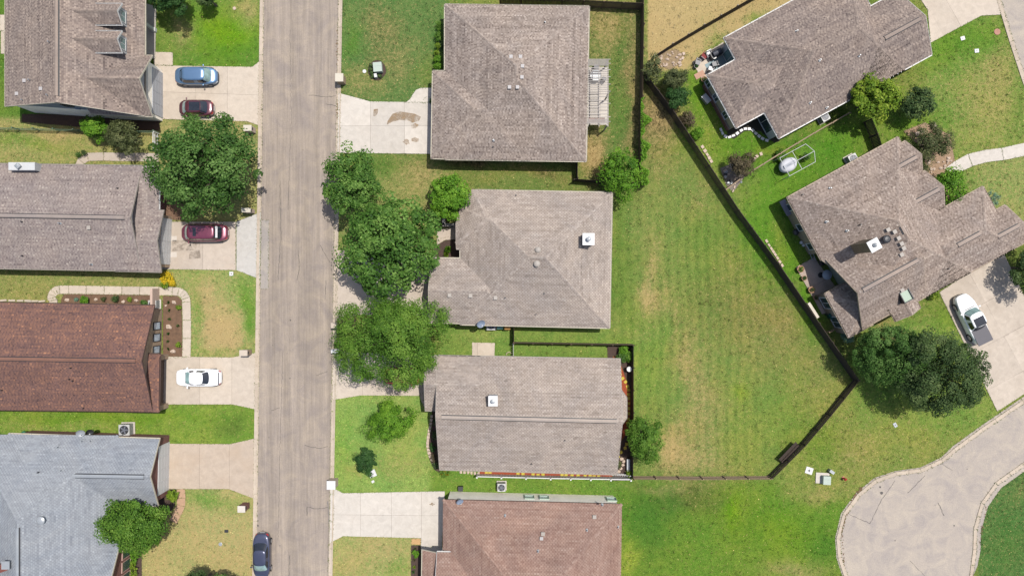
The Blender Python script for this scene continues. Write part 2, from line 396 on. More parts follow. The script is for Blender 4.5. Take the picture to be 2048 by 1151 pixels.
def paint_ground(px, py):
    wx = px + 7 * np.sin(py / 23 + 1.3) + 5 * np.sin(px / 17 + py / 31) + 3 * np.sin(py / 7.3 + px / 11)
    wy = py + 7 * np.sin(px / 27 + .4) + 5 * np.sin(py / 19 - px / 29) + 3 * np.sin(px / 8.1 - py / 13)
    col = np.tile(lin(BASE), (len(px), 1)); dry = np.full(len(px), .2)
    for x0, y0, x1, y1, s, c, d in ZR:
        c = (c[0] + 4, c[1] + 5, c[2] + 8)
        f = soft(px, x0, x1, s / 3) * soft(py, y0, y1, s / 3)
        col = col * (1 - f[:, None]) + lin(desat(c)) * f[:, None]; dry = dry * (1 - f) + d * f
    for cx, cy, rx, ry, c, st, d in ZE:
        q = ((wx - cx) / rx) ** 2 + ((wy - cy) / ry) ** 2
        st = st * (.62 if d >= .5 else 1.0)
        q = q * (1 + .35 * np.sin(px / 5.3 + py / 9.1) * np.sin(py / 6.1 - px / 8.7)); f = st * np.clip(1.1 * np.exp(-q * .8), 0, 1)
        col = col * (1 - f[:, None]) + lin(desat(c)) * f[:, None]; dry = dry * (1 - f) + d * f
    f = soft(px, 1232, 1520, 14) * soft(py, 400, 955, 20) * .12 * np.sin((px + 4 * np.sin(py / 60)) / 3.1)
    col = col * (1 + f[:, None] * np.array([1.3, .8, 1.0])); return col, dry

def ground_mat():
    m, n, b = newmat('lawn grass'); v = objvec(n)
    ac = n.nodes.new('ShaderNodeAttribute'); ac.attribute_name = 'col'
    ad = n.nodes.new('ShaderNodeAttribute'); ad.attribute_name = 'dry'
    mid = noise(n, 1.3, 7, .72, v, .4); fin = noise(n, 6.5, 5, .8, v); lo = noise(n, .22, 4, .55, v)
    c = mixcol(n, 1.0, ac.outputs['Color'], ramp(n, mid, [(.3, (.72, .84, .80)), (.7, (1.30, 1.16, 1.22))]), 'MULTIPLY')
    c = mixcol(n, 1.0, c, ramp(n, lo, [(.38, (.86, .96, .95)), (.62, (1.16, 1.03, 1.10))]), 'MULTIPLY')
    c = mixcol(n, 1.0, c, ramp(n, fin, [(.28, g3(.62)), (.72, g3(1.36))]), 'MULTIPLY')
    clump = noise(n, 1.9, 6, .78, v, 1.2); weed = noise(n, 3.7, 5, .8, v, .3)
    c = mixcol(n, ramp(n, clump, [(.50, g3(0)), (.60, g3(.55))]), c, mixcol(n, 1.0, c, (.62, .80, .60), 'MULTIPLY'))
    c = mixcol(n, ramp(n, weed, [(.60, g3(0)), (.68, g3(.5))]), c, mixcol(n, 1.0, c, (1.35, 1.25, .95), 'MULTIPLY'))
    sm = n.nodes.new('ShaderNodeMath'); sm.operation = 'MULTIPLY_ADD'; L(n, ad.outputs['Fac'], sm.inputs[0]); sm.inputs[1].default_value = .60
    L(n, noise(n, 3.2, 8, .75, v, .8), sm.inputs[2])
    f = ramp(n, sm.outputs[0], [(.62, g3(0)), (.85, g3(.85))])
    c = mixcol(n, f, c, lin((204, 178, 122)))
    L(n, c, b.inputs['Base Color']); b.inputs['Roughness'].default_value = 1.0; b.inputs['Specular IOR Level'].default_value = .05
    bump(n, b, fin, .7, .05)
    return m
GM = ground_mat()
def ground():
    xs = np.concatenate([[-2500, -900, -350, -140, -85], np.arange(-64, 64.01, .3), [85, 140, 350, 900, 2500]])
    ys = np.concatenate([[-2500, -900, -350, -140, -70], np.arange(-38, 38.01, .3), [70, 140, 350, 900, 2500]])
    X, Y = np.meshgrid(xs, ys); nx, ny = len(xs), len(ys)
    V = np.stack([X.ravel(), Y.ravel(), np.zeros(X.size)], 1)
    i = np.arange(nx - 1)[None, :] + np.arange(ny - 1)[:, None] * nx
    F = np.stack([i, i + 1, i + 1 + nx, i + nx], -1).reshape(-1, 4)
    me = bpy.data.meshes.new('ground'); me.vertices.add(len(V)); me.vertices.foreach_set('co', V.ravel())
    me.loops.add(F.size); me.loops.foreach_set('vertex_index', F.ravel()); me.polygons.add(len(F))
    me.polygons.foreach_set('loop_start', np.arange(len(F)) * 4); me.polygons.foreach_set('loop_total', np.full(len(F), 4))
    me.update(calc_edges=True)
    px = np.clip(V[:, 0] * PPM + 1024, -350, 2400); py = np.clip(575.5 - V[:, 1] * PPM, -350, 1500)
    c, d = paint_ground(px, py)
    ox = np.maximum(0, np.abs(V[:, 0]) - 56) / 9; oy = np.maximum(0, np.abs(V[:, 1]) - 32) / 7; f = np.clip(np.maximum(ox, oy), 0, 1)[:, None]
    c = c * (1 - f) + lin((124, 144, 68)) * f; d = d * (1 - f[:, 0]) + .25 * f[:, 0]
    a = me.attributes.new('col', 'FLOAT_COLOR', 'POINT'); a.data.foreach_set('color', np.concatenate([c, np.ones((len(c), 1))], 1).astype(np.float32).ravel())
    a = me.attributes.new('dry', 'FLOAT', 'POINT'); a.data.foreach_set('value', d.astype(np.float32))
    me.materials.append(GM)
    o = bpy.data.objects.new('ground', me); COL.objects.link(o)
    tag(o, 'lawns and open ground around the houses, green with tan dry patches', 'ground', kind='structure')
ground()

# ------------------------------------------------------------------ roads and curbs
def sheet(name, pts, z, mat, label, cat, parent=None, kind='structure', hard=True):
    pl = P(pts)
    if hard: HARD.append(pl)
    o = MB().quad([(x, y, z) for x, y in ccw(pl)]).build(name, mat, parent)
    if parent is None: tag(o, label, cat, kind=kind)
    return o
sheet('street', [(572, -3000), (733, -3000), (681, 0), (661, 1151), (610, 4000), (460, 4000), (509, 1151), (524, 0)], .012, ASPH,
      'straight sun-bleached asphalt street running down between the two rows of houses', 'street')
patch = sheet('road_patch', [(522, 440), (538, 440), (537, 577), (521, 577)], .016, ASPH3, 'pale rectangular asphalt patch at the left edge of the street', 'road patch')
court = [(2400, 560), (2048, 792), (1960, 852), (1905, 892), (1882, 914), (1840, 934), (1790, 941), (1748, 955), (1712, 985), (1682, 1025), (1670, 1075), (1673, 1115), (1686, 1155),
         (1720, 1200), (1800, 1230), (1880, 1215), (1940, 1165), (1955, 1130), (1961, 1100), (1962, 1060), (1976, 1012), (2002, 975), (2048, 942), (2400, 720)]
def ear(name, pts, z, mat):
    pl = P(pts); HARD.append(pl)
    from mathutils.geometry import tessellate_polygon
    tr = tessellate_polygon([[Vector((x, y, 0)) for x, y in pl]])
    m = MB(); m.v = [(x, y, z) for x, y in pl]
    for t in tr:
        a = area([pl[k] for k in t]); m.f.append(tuple(t) if a > 0 else tuple(reversed(t))); m.m.append(0)
    return m.build(name, mat)
tag(ear('cul_de_sac', court, .012, ASPH2), 'round asphalt turning circle and its neck at the lower right', 'cul-de-sac', kind='structure')
tag(ear('side_street', [(1960, -900), (1990, -400), (2000, 0), (2024, 84), (2048, 158), (2100, 300), (2180, 480), (2310, 420), (2230, 250), (2170, 80), (2140, -60), (2130, -400), (2105, -900)], .012, ASPH2),
    'grey side street curving past the top right corner', 'street', kind='structure')

def curb(pts, width_px, label, seg=3.0, z=.07):
    a0 = W(*pts[0]); t = thing('curb', label, 'curb', (a0[0], a0[1], 0), kind='structure')
    pl = P(pts); tot = []
    for i in range(len(pl) - 1):
        a, b = Vector(pl[i]), Vector(pl[i + 1]); d = (b - a).length; n = max(1, round(d / seg))
        for k in range(n): tot.append((a.lerp(b, k / n), a.lerp(b, (k + 1) / n)))
    wm = width_px / PPM
    def side(i):
        d = (tot[i][1] - tot[i][0]).normalized(); return Vector((-d.y, d.x))
    for i, (a, b) in enumerate(tot):
        na = (side(i) + side(max(0, i - 1))).normalized(); nb = (side(i) + side(min(len(tot) - 1, i + 1))).normalized()
        d = (b - a).normalized() * .008
        o0, o1 = a + d, b - d
        # gutter pan slopes up to a rolled back edge
        m = MB(); w1 = wm * .55
        A = [(o0, na), (o1, nb)]
        row = []
        for p, nn in A:
            row.append([(p.x, p.y, .018), ((p + nn * w1).x, (p + nn * w1).y, .03), ((p + nn * (w1 + .12)).x, (p + nn * (w1 + .12)).y, z), ((p + nn * wm).x, (p + nn * wm).y, z), ((p + nn * wm).x, (p + nn * wm).y, 0)])
        for k in range(4): m.quad([row[0][k], row[1][k], row[1][k + 1], row[0][k + 1]])
        m.quad(row[0][::-1]); m.quad(row[1])
        HARD.append([(a.x, a.y), (b.x, b.y), ((b + nb * wm).x, (b + nb * wm).y), ((a + na * wm).x, (a + na * wm).y)])
        m.build('curb_segment', CURBM, t)
    return t
curb([(529, -200), (528, 0), (513, 1151), (511, 1350)][::1], -8, 'pale concrete curb and gutter down the left side of the straight street')
curb([(677, -200), (677, 0), (657, 1151), (654, 1350)], 8, 'pale concrete curb and gutter down the right side of the straight street')
curb([(2300, 640), (2048, 806), (1966, 862), (1912, 902), (1886, 924), (1842, 944), (1793, 950), (1754, 964), (1720, 992), (1692, 1030), (1680, 1076), (1683, 1113), (1697, 1155), (1720, 1190)], -7.5,
     'concrete curb curving round the left of the cul-de-sac', 1.6)
curb([(1944, 1165), (1949, 1130), (1953, 1098), (1954, 1058), (1968, 1008), (1996, 969), (2048, 932), (2300, 760)], 7.5, 'concrete curb on the right of the cul-de-sac neck beside dark green grass', 1.6)
curb([(1994, -200), (2002, 0), (2027, 82), (2052, 158), (2105, 300)], -9, 'concrete curb along the side street at the top right corner', 2.0)

def crack(pts, wpx, mat, z=.018, seed=0):
    rr = random.Random(seed); q = []
    for (x0, y0), (x1, y1) in zip(pts, pts[1:]):
        n = max(2, int(math.hypot(x1 - x0, y1 - y0) / 4))
        for k in range(n): q.append((x0 + (x1 - x0) * k / n + rr.uniform(-.8, .8), y0 + (y1 - y0) * k / n + rr.uniform(-.8, .8)))
    q.append(pts[-1]); m = MB()
    for i in range(len(q) - 1):
        a, b = Vector(q[i]), Vector(q[i + 1]); d = (b - a).normalized(); s = Vector((-d.y, d.x)) * wpx * rr.uniform(.35, .65)
        m.quad([p + (z,) for p in (W(*(a - s)), W(*(a + s)), W(*(b + s)), W(*(b - s)))][::-1] if False else [W(*(a + s)) + (z,), W(*(b + s)) + (z,), W(*(b - s)) + (z,), W(*(a - s)) + (z,)])
    return m
CRK = plain('road crack', (.07, .062, .055), .95, .2); SEAL = plain('tar seal', (.12, .11, .10), .8, .2)
t = thing('road_marks', 'thin dark cracks and small spots in the straight asphalt street', 'road cracks', W(600, 600) + (.01,), kind='structure')
for i, (pts, wd, mt) in enumerate([([(614, 1012), (614, 1030)], 1.2, CRK), ([(614, 1012), (632, 1017), (656, 1014)], 1.0, CRK), ([(655, 1000), (659, 1050)], 1.6, SEAL), ([(622, 893), (640, 896), (656, 892)], .8, CRK), ([(610, 890), (622, 893)], .8, CRK),
    ([(560, 360), (562, 470), (556, 560)], .8, CRK), ([(596, 500), (600, 530), (594, 560)], .8, CRK), ([(640, 490), (660, 524)], .8, CRK), ([(618, 190), (650, 194), (672, 192)], .9, CRK), ([(652, 208), (672, 212)], 1.0, CRK), ([(652, 560), (650, 600)], .8, CRK),
    ([(580, 60), (583, 240), (576, 420)], .6, CRK), ([(566, 700), (560, 900), (556, 1080)], .6, CRK), ([(543, 820), (560, 815)], .8, CRK), ([(632, 750), (655, 742)], .8, CRK), ([(579, 1110), (578, 1151)], 1.0, CRK)]):
    crack(pts, wd, mt, seed=i).build('crack', mt, t)
for i, (x, y, r) in enumerate([(581, 640, 1.6), (580, 756, 1.2), (514, 1006, 2.2), (516, 1050, 2.0), (516, 1040, 1.4), (538, 874, .9), (526, 1060, 1.1), (560, 1090, 1.0), (545, 690, .9), (606, 300, .9), (640, 880, .8)]):
    X, Y = W(x, y); MB().quad([(X + r / PPM * math.cos(k) * (1 + .2 * math.sin(3 * k + i)), Y + r / PPM * math.sin(k), .02) for k in [j * .5236 for j in range(12)]]).build('oil_spot', CRK, t)
t = thing('road_marks', 'cracks, leaf litter and dark spots on the turning circle', 'road cracks', W(1800, 1040) + (.01,), kind='structure')
for i, (pts, wd) in enumerate([([(1876, 1004), (1888, 1030)], 1.2), ([(1815, 985), (1850, 950)], .9), ([(1698, 1028), (1740, 1046)], .8), ([(1740, 1046), (1762, 1000), (1790, 960)], .8), ([(1880, 925), (1905, 940)], .7), ([(1820, 1120), (1850, 1151)], .7)]):
    crack(pts, wd, CRK, seed=40 + i).build('crack', CRK, t)
for i, (x, y, r) in enumerate([(1763, 985, 3), (1760, 973, 2), (1908, 1050, 1.6), (1934, 937, 1), (1790, 1080, 1.2), (1870, 1010, .8)]):
    X, Y = W(x, y); MB().quad([(X + r / PPM * math.cos(k) * (1 + .2 * math.sin(3 * k + i)), Y + r / PPM * math.sin(k), .02) for k in [j * .5236 for j in range(12)]]).build('oil_spot', CRK, t)
lit = plain('leaf litter', C(136, 104, 74), .95, .4, 8); m = MB()
for (x0, y0), (x1, y1), n in (((1722, 975), (1708, 992), 70), ((1708, 992), (1690, 1028), 60), ((1690, 1028), (1682, 1060), 70), ((1682, 1060), (1686, 1130), 40), ((676, 200), (672, 240), 30), ((674, 60), (672, 130), 20), ((1972, 1010), (1958, 1090), 30)):
    for k in range(n):
        f = R.random(); X, Y = W(x0 + (x1 - x0) * f + R.gauss(0, 1.6) + 1, y0 + (y1 - y0) * f + R.gauss(0, 1.6)); a = R.uniform(0, 6.3); r = R.uniform(.04, .11)
        m.quad([(X + r * math.cos(a), Y + r * math.sin(a), .045), (X - r * .5 * math.sin(a), Y + r * .5 * math.cos(a), .05), (X - r * math.cos(a), Y - r * math.sin(a), .045), (X + r * .5 * math.sin(a), Y - r * .5 * math.cos(a), .04)])
tag(m.build('leaf_litter', lit), 'dry brown leaf litter gathered in the gutters', 'leaf litter', kind='stuff')

# ------------------------------------------------------------------ driveways and walks in slabs
def split(pieces, px, py, dx, dy):
    a = W(px, py); b = W(px + dx, py + dy); nx_, ny_ = -(b[1] - a[1]), b[0] - a[0]; c = nx_ * a[0] + ny_ * a[1]; out = []
    for p in pieces:
        for s in (1, -1):
            q = clip(p, s * nx_, s * ny_, s * c)
            if len(q) > 2 and abs(area(q)) > .02: out.append(q)
    return out
def shrink(p, g):
    cx = sum(x for x, y in p) / len(p); cy = sum(y for x, y in p) / len(p)
    q = []
    for x, y in p:
        dx, dy = x - cx, y - cy
        q.append((cx + math.copysign(max(0, abs(dx) - g), dx), cy + math.copysign(max(0, abs(dy) - g), dy)))
    return q
def slabs(name, label, cat, polys, cuts, mat, z=.05, gap=.009, base=True, hard=True):
    p0 = W(*polys[0][0]); t = thing(name, label, cat, (p0[0], p0[1], 0), kind='structure')
    for pts in polys:
        pl = P(pts)
        if hard: HARD.append(pl)
        if base: MB().prism(shrink(pl, .03), .002, z - .02).build('slab_bed', JOINT, t)
        pieces = [pl]
        for c in cuts: pieces = split(pieces, *c)
        for q in pieces: MB().prism(shrink(q, gap), .001, z + R.uniform(-.004, .004)).build('slab', mat, t)
    return t
def irregular(cx, cy, rx, ry, n=18, j=.25, seed=1, rot=0):
    r = random.Random(seed); o = []
    for k in range(n):
        a = 2 * math.pi * k / n; g = 1 + r.uniform(-j, j); x = rx * g * math.cos(a); y = ry * g * math.sin(a)
        o.append((cx + x * math.cos(rot) - y * math.sin(rot), cy + x * math.sin(rot) + y * math.cos(rot)))
    return o
V_ = lambda x, dx=0: (x, 0, dx, 1151); H_ = lambda y, dy=0: (0, y, 2048, dy)
slabs('driveway', 'wide cream driveway with the blue SUV, top left house', 'driveway',
      [[(308, 104), (346, 105), (346, 131), (308, 131)], [(308, 131), (505, 134), (523, 120), (521, 252), (495, 243), (308, 238)]],
      [V_(455), V_(391), (300, 183, 230, 8)], CONC)
d2 = slabs('driveway', 'greyish driveway under the maroon minivan', 'driveway', [[(318, 443), (472, 443), (472, 540), (318, 538)]], [V_(406), (318, 497, 1, 0)][:1], CONCG)
slabs('driveway_apron', 'bright new concrete apron joining the minivan driveway to the street', 'driveway apron', [[(473, 443), (522, 424), (520, 558), (473, 540)]], [], CONCN)
slabs('driveway', 'cream driveway under the white coupe', 'driveway', [[(318, 712), (465, 714), (514, 704), (512, 818), (465, 808), (318, 808)]], [V_(400), V_(464)], CONC)
slabs('driveway', 'empty cream driveway with dark stains, in front of the white garage door', 'driveway', [[(320, 886), (460, 887), (513, 875), (511, 997), (458, 977), (320, 977)]], [V_(399), V_(459)], concrete('concrete stained', C(224, 204, 182), .42))
d5 = slabs('driveway', 'pale driveway with a brown water stain, upper middle', 'driveway', [[(677, 186), (741, 203), (866, 205), (862, 308), (675, 306)]], [V_(741), V_(809), (680, 252, 61, 0)], CONCW)
d6 = slabs('driveway', 'driveway mostly hidden under the largest tree', 'driveway', [[(673, 500), (870, 510), (866, 632), (715, 629), (672, 642)]], [V_(735), V_(800)], CONCG)
d7 = slabs('driveway', 'driveway under the feathery tree with the red car', 'driveway', [[(667, 700), (858, 712), (858, 791), (722, 790), (665, 799)]], [V_(725), V_(784)], CONC)
d8 = slabs('driveway', 'bright empty driveway beside the pinkish brown roof at the bottom', 'driveway', [[(661, 972), (686, 985), (890, 981), (884, 1092), (842, 1092), (842, 1075), (686, 1071), (659, 1085)]],
      [V_(721), V_(783), V_(843), (660, 1028, 220, 2)], CONCW)
UX, UY, VX, VY = .878, -.479, .479, .878
slabs('driveway', 'cream driveway at the top right meeting the side street', 'driveway', [[(1800, -60), (1855, 20), (1861, 86), (1962, 32), (2001, 30), (1985, -60)]],
      [(1925, 60, VX, VY), (1885, 70, VX, VY)], CONC)
slabs('driveway', 'wide weathered driveway under the white pickup truck', 'driveway', [[(1878, 584), (2004, 500), (2120, 740), (1994, 822)]],
      [(1966, 596, VX, VY), (2030, 640, VX, VY), (1960, 610, UX, UY), (2000, 676, UX, UY), (2030, 750, UX, UY)], CONCD)
# walks
slabs('walkway', 'pale curved front walk between driveway and upper middle house', 'walkway', [[(812, 205), (820, 199), (826, 188), (832, 180), (842, 176), (870, 176), (870, 205)]], [], CONCW)
def ribbon(pts, w):
    L_, R_ = [], []
    for i, (x, y) in enumerate(pts):
        a = pts[max(0, i - 1)]; b = pts[min(len(pts) - 1, i + 1)]; dx, dy = b[0] - a[0], b[1] - a[1]; d = math.hypot(dx, dy)
        ww = w[i] if isinstance(w, (list, tuple)) else w
        L_.append((x - dy / d * ww / 2, y + dx / d * ww / 2)); R_.append((x + dy / d * ww / 2, y - dx / d * ww / 2))
    return L_, R_
def walk(name, label, pts, w, mat, z=.05, every=2):
    l, r = ribbon(pts, w); polys = [[l[i], l[i + 1], r[i + 1], r[i]] for i in range(len(pts) - 1)]
    p0 = W(*pts[0]); t = thing(name, label, 'walkway', (p0[0], p0[1], 0), kind='structure')
    i = 0
    while i < len(pts) - 1:
        j = min(len(pts) - 1, i + every)
        pl = P(l[i:j + 1] + r[i:j + 1][::-1]); HARD.append(pl)
        MB().prism(shrink(pl, .012), .001, z).build('slab', mat, t); i = j
    return t
def arc(cx, cy, r, a0, a1, n): return [(cx + r * math.cos(math.radians(a0 + (a1 - a0) * k / n)), cy + r * math.sin(math.radians(a0 + (a1 - a0) * k / n))) for k in range(n + 1)]
walk('walkway', 'long cream U-shaped walk around the soil beds of the brown-roofed house',
     [(107, 612), (107, 600)] + arc(120, 596, 17, 180, 270, 4)[0:] + [(138, 579), (173, 579.5), (209, 580), (244, 580.5), (280, 581), (318, 581.5), (345, 582)] + arc(352, 603, 21, -75, 0, 4) + [(374, 640), (374, 676), (373, 713)], 17, CONC, every=1)
walk('walkway', 'short walk to the second left house behind its round green bushes', [(158, 334), (163, 322), (176, 314), (208, 313), (240, 314), (272, 314), (318, 315)], 17, CONCG, every=1)
walk('walkway', 'curved brick-edged walk beside the bushy tree at the lower left', [(362, 977), (363, 995), (362, 1010), (355, 1026), (346, 1042)], 17, plain('tan walk', C(212, 172, 138), .9, .15), every=1)
walk('walkway', 'pale path winding to the right edge from the large right house', [(1896, 346), (1915, 333), (1940, 320), (1972, 312), (2005, 308), (2048, 299), (2100, 285)], [22, 25, 26, 25, 25, 26, 26], CONCW, every=2)
slabs('walkway', 'front walk between the round bush tree and the central house', 'walkway', [[(874, 460), (915, 452), (915, 478), (890, 480), (874, 490)]], [], CONCG)
slabs('walkway', 'small front walk under the largest tree near the garage corner', 'walkway', [[(846, 560), (862, 548), (862, 600), (838, 600)]], [], CONCG)
slabs('concrete_pad', 'square tan concrete pad between the central and lower middle houses', 'concrete pad', [[(944, 684), (990, 685), (989, 716), (944, 715)]], [V_(955)], CONC)
walk('lawn_edging', 'low concrete edging and path along the left side of the lower middle house', [(842, 785), (846, 800), (852, 812), (866, 818)], 8, CONC, every=1)
slabs('porch', 'covered entry step beside the garage of the bottom brown-roofed house', 'porch', [[(842, 1078), (884, 1078), (884, 1104), (842, 1104)]], [], CONCW, hard=False)
slabs('porch', 'long white porch floor with two columns, top left house', 'porch', [[(288, 6), (313, 14), (311, 118), (288, 118)]], [], CONCW, z=.12)
slabs('patio', 'tan patio strip full of furniture behind the top right house', 'patio', [[(1384, 124), (1446, 84), (1476, 130), (1462, 166), (1404, 160)]], [(1420, 100, VX, VY)], CONC)
slabs('patio', 'brown-grey patio with potted plants behind the large right house', 'patio', [[(1591, 534), (1628, 514), (1690, 600), (1668, 622), (1644, 628)]], [(1600, 532, VX, VY), (1640, 540, VX, VY), (1620, 575, UX, UY)], CONCP)
slabs('patio', 'pale wooden-looking patio floor under the pergola', 'patio', [[(1170, 134), (1217, 134), (1217, 250), (1170, 250)]], [V_(1200), H_(160), H_(190), H_(220)], CONCW)
slabs('concrete_strip', 'narrow pale strip and pads left of the top left house', 'concrete pad', [[(0, 30), (12, 30), (12, 62), (0, 62)], [(2, 62), (10, 62), (10, 108), (2, 108)]], [], CONC)

# stains lie on the slabs
def stainmat(name, col, lo, hi):
    m, n, b = newmat(name); b.inputs['Base Color'].default_value = tuple(col) + (1,); b.inputs['Roughness'].default_value = .95; b.inputs['Specular IOR Level'].default_value = .1
    tr = n.nodes.new('ShaderNodeBsdfTransparent'); mx = n.nodes.new('ShaderNodeMixShader'); v = objvec(n)
    L(n, ramp(n, noise(n, 1.3, 7, .75, v, 1.0), [(lo, g3(0)), (hi, g3(.85))]), mx.inputs[0]); L(n, tr.outputs[0], mx.inputs[1]); L(n, b.outputs[0], mx.inputs[2]); L(n, mx.outputs[0], n.nodes['Material Output'].inputs[0])
    return m
STAIN = stainmat('brown stain', C(186, 158, 124), .30, .62); STAIN2 = stainmat('pale brown stain', C(200, 172, 138), .36, .66); DIRT = stainmat('grey tyre dirt', C(150, 134, 116), .44, .78)
def stain(poly, parent, mat, z=.0565):
    MB().quad([(x, y, z) for x, y in ccw(P(poly))]).build('stain', mat, parent)
stain([(775, 243), (785, 228), (800, 223), (830, 228), (842, 234), (838, 242), (824, 246), (820, 242), (800, 240), (784, 244), (774, 250)], d5, STAIN)
stain(irregular(751, 225, 5, 8, 12, .2, 3, .3), d5, STAIN); stain(irregular(829, 252, 8, 4, 12, .3, 5, -.4), d5, STAIN2)
stain(irregular(830, 280, 7, 5, 12, .3, 6), d5, STAIN2); stain(irregular(813, 284, 6, 6, 12, .3, 8), d5, STAIN2)
stain(irregular(865, 1007, 5, 3, 12, .4, 9), d8, STAIN)
for par, pts in ((d6, []), (d7, [[(700, 730), (790, 732), (790, 738), (700, 736)]]), (d2, [[(345, 480), (400, 480), (400, 500), (345, 502)], [(380, 503), (400, 500), (402, 516), (378, 518)]]), ):
    for p_ in pts: stain(p_, par, DIRT)
LIGHTC = plain('pale ghost square', C(232, 220, 206), .95, .05)
for y in (477, 509): stain([(341, y - 5), (354, y - 5), (354, y + 5), (341, y + 5)], d2, LIGHTC)

# beds
def bed(name, pts, mat, label, cat='flower bed', z=.02):
    return sheet(name, pts, z, mat, label, cat)
bedA = bed('planting_bed', [(122, 612), (122, 600), (128, 588), (170, 587), (317, 590), (317, 612)], SOIL, 'brown soil bed with rocks and shrubs inside the U-shaped walk')
bedB = bed('planting_bed', [(326, 591), (355, 591), (364, 600), (366, 714), (326, 714)], SOIL, 'square soil bed with cactus tufts and rocks by three windows')
bed('planting_bed', irregular(754, 141, 18, 20, 20, .04, 2), MULCH, 'round mulch bed around a green utility box on the upper lawn')
bed('planting_bed', [(846, 206), (846, 200), (852, 195), (872, 193), (872, 207)], MULCH, 'tiny half-round bed at the corner of the pale driveway')
bed('planting_bed', [(868, 500), (872, 488), (882, 477), (893, 474), (922, 474), (922, 520), (868, 520)], MULCH, 'dark mulch bed by the entrance of the central house')
bed('planting_bed', [(325, 400), (366, 400), (368, 441), (325, 438)], plain('leafy soil', C(140, 108, 84), .95, .4, 3), 'brown bed under the big left tree next to the garage')
bed('planting_bed', [(1214, 690), (1262, 692), (1262, 960), (1226, 960)], MULCH, 'dark bed between the lower middle house and its back fence')
redb = bed('planting_bed', [(1236, 712), (1256, 770), (1262, 800), (1258, 858), (1244, 880), (1226, 880), (1226, 712)], REDMULCH, 'red mulch path with yellow stepping stones behind the lower middle house', z=.026)
redb2 = bed('planting_bed', [(962, 934), (1225, 940), (1225, 954), (956, 950)], REDMULCH, 'red mulch strip with yellow pavers along the white picket fence', z=.026)
bed('planting_bed', [(864, 806), (878, 806), (880, 945), (868, 938), (858, 915), (857, 880), (864, 850)], MULCH, 'curved bed with stone edging left of the lower middle house', z=.024)
bed('planting_bed', [(822, 1089), (842, 1089), (842, 1400), (822, 1400)], MULCH, 'narrow mulch bed beside the bottom brown-roofed house')
bed('planting_bed', [(823, 1076), (842, 1076), (842, 1088), (823, 1088)], plain('orange gravel', C(222, 178, 122), .95, .25, 10), 'small square of orange gravel beside the bottom driveway')
bed('planting_bed', [(340, 977), (352, 977), (350, 1010), (336, 1030), (318, 1035), (318, 977)], MULCH, 'planting bed by the front door of the slate-grey house')
bed('planting_bed', [(250, 1075), (284, 1095), (284, 1300), (240, 1300)], MULCH, 'bed with a column of shrubs under brick windows at the lower left')
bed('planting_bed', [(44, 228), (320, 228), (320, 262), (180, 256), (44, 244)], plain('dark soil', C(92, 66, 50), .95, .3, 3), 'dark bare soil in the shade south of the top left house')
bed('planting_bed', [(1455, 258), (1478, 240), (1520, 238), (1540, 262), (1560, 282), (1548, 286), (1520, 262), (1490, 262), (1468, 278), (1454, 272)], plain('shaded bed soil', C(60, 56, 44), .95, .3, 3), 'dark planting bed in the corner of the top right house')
bed('planting_bed', [(1312, 108), (1352, 98), (1368, 110), (1362, 128), (1340, 140), (1316, 130)], plain('rocky soil', C(170, 146, 112), .95, .4, 6), 'stony bed at the corner of the tan field')
bed('planting_bed', [(1440, 336), (1480, 322), (1490, 352), (1466, 385), (1452, 370)], plain('stone rubble', C(150, 138, 126), .95, .4, 6), 'rubble-filled corner bed by the diagonal fence')
bed('planting_bed', [(1806, 262), (1850, 245), (1900, 270), (1912, 335), (1940, 395), (1900, 405), (1850, 340), (1848, 300)], plain('pebbled soil', C(176, 146, 116), .95, .35, 6), 'pebbled bed along the front of the large right house')
bed('planting_bed', [(684, 630), (712, 634), (712, 700), (674, 700), (674, 640)], plain('dry soil', C(150, 128, 90), .95, .3, 3), 'dry strip of earth by the street under the feathery tree')
# base course edging of the brown-roofed house
def edging(label, pts, step=9, r=.22, mat=ROCK, z=.06, cat='stone edging', name='stone_edging', seed=1):
    a0 = W(*pts[0]); t = thing(name, label, cat, (a0[0], a0[1], 0), kind='structure'); rr = random.Random(seed)
    for i in range(len(pts) - 1):
        a, b = Vector(pts[i]), Vector(pts[i + 1]); n = max(1, int((b - a).length / step))
        for k in range(n):
            p = a.lerp(b, (k + .5) / n); x, y = W(p.x, p.y); ang = math.atan2(-(b - a).y, (b - a).x)
            sc = rr.uniform(.8, 1.15)
            m = MB(); m.box((x, y, z), (step / PPM * .92, r * 1.5 * sc, .12 + rr.uniform(0, .05)), ang + rr.uniform(-.12, .12))
            m.build('stone', mat, t)
    return t
edging('curved pale stone border left of the lower middle house', [(864, 828), (861, 850), (857, 870), (855, 888), (859, 908), (866, 922), (874, 936)], 6, .2, seed=3)
edging('white stone border winding around the bed corner of the top right house', [(1440, 256), (1446, 270), (1455, 276), (1470, 270), (1486, 258), (1502, 258), (1514, 270), (1528, 280), (1538, 282)], 7, .17, WHITE, seed=4)
edging('white stone border along the diagonal fence, middle stretch', [(1402, 290), (1412, 306), (1424, 326)], 7, .2, ROCK, seed=5)
edging('white stones along the diagonal fence below the yellow strip of grass', [(1530, 478), (1540, 494), (1552, 512), (1566, 534)], 7, .15, ROCK, seed=6)
edging('pale curved border round the stony bed by the tan field', [(1366, 104), (1368, 112), (1362, 122), (1354, 130)], 6, .2, ROCK, seed=7)
edging('short pale stone arc beside the H-shaped fence corner', [(1506, 320), (1516, 310), (1527, 306)], 6, .2, ROCK, seed=8)
edging('thin white curved edging at the corner bed below the dark red shrub', [(1470, 354), (1470, 370), (1464, 386)], 6, .08, ROCK, seed=9)
for pts, lb in (([(1823, 268), (1836, 262)], 'checkered pavers'),):
    pass
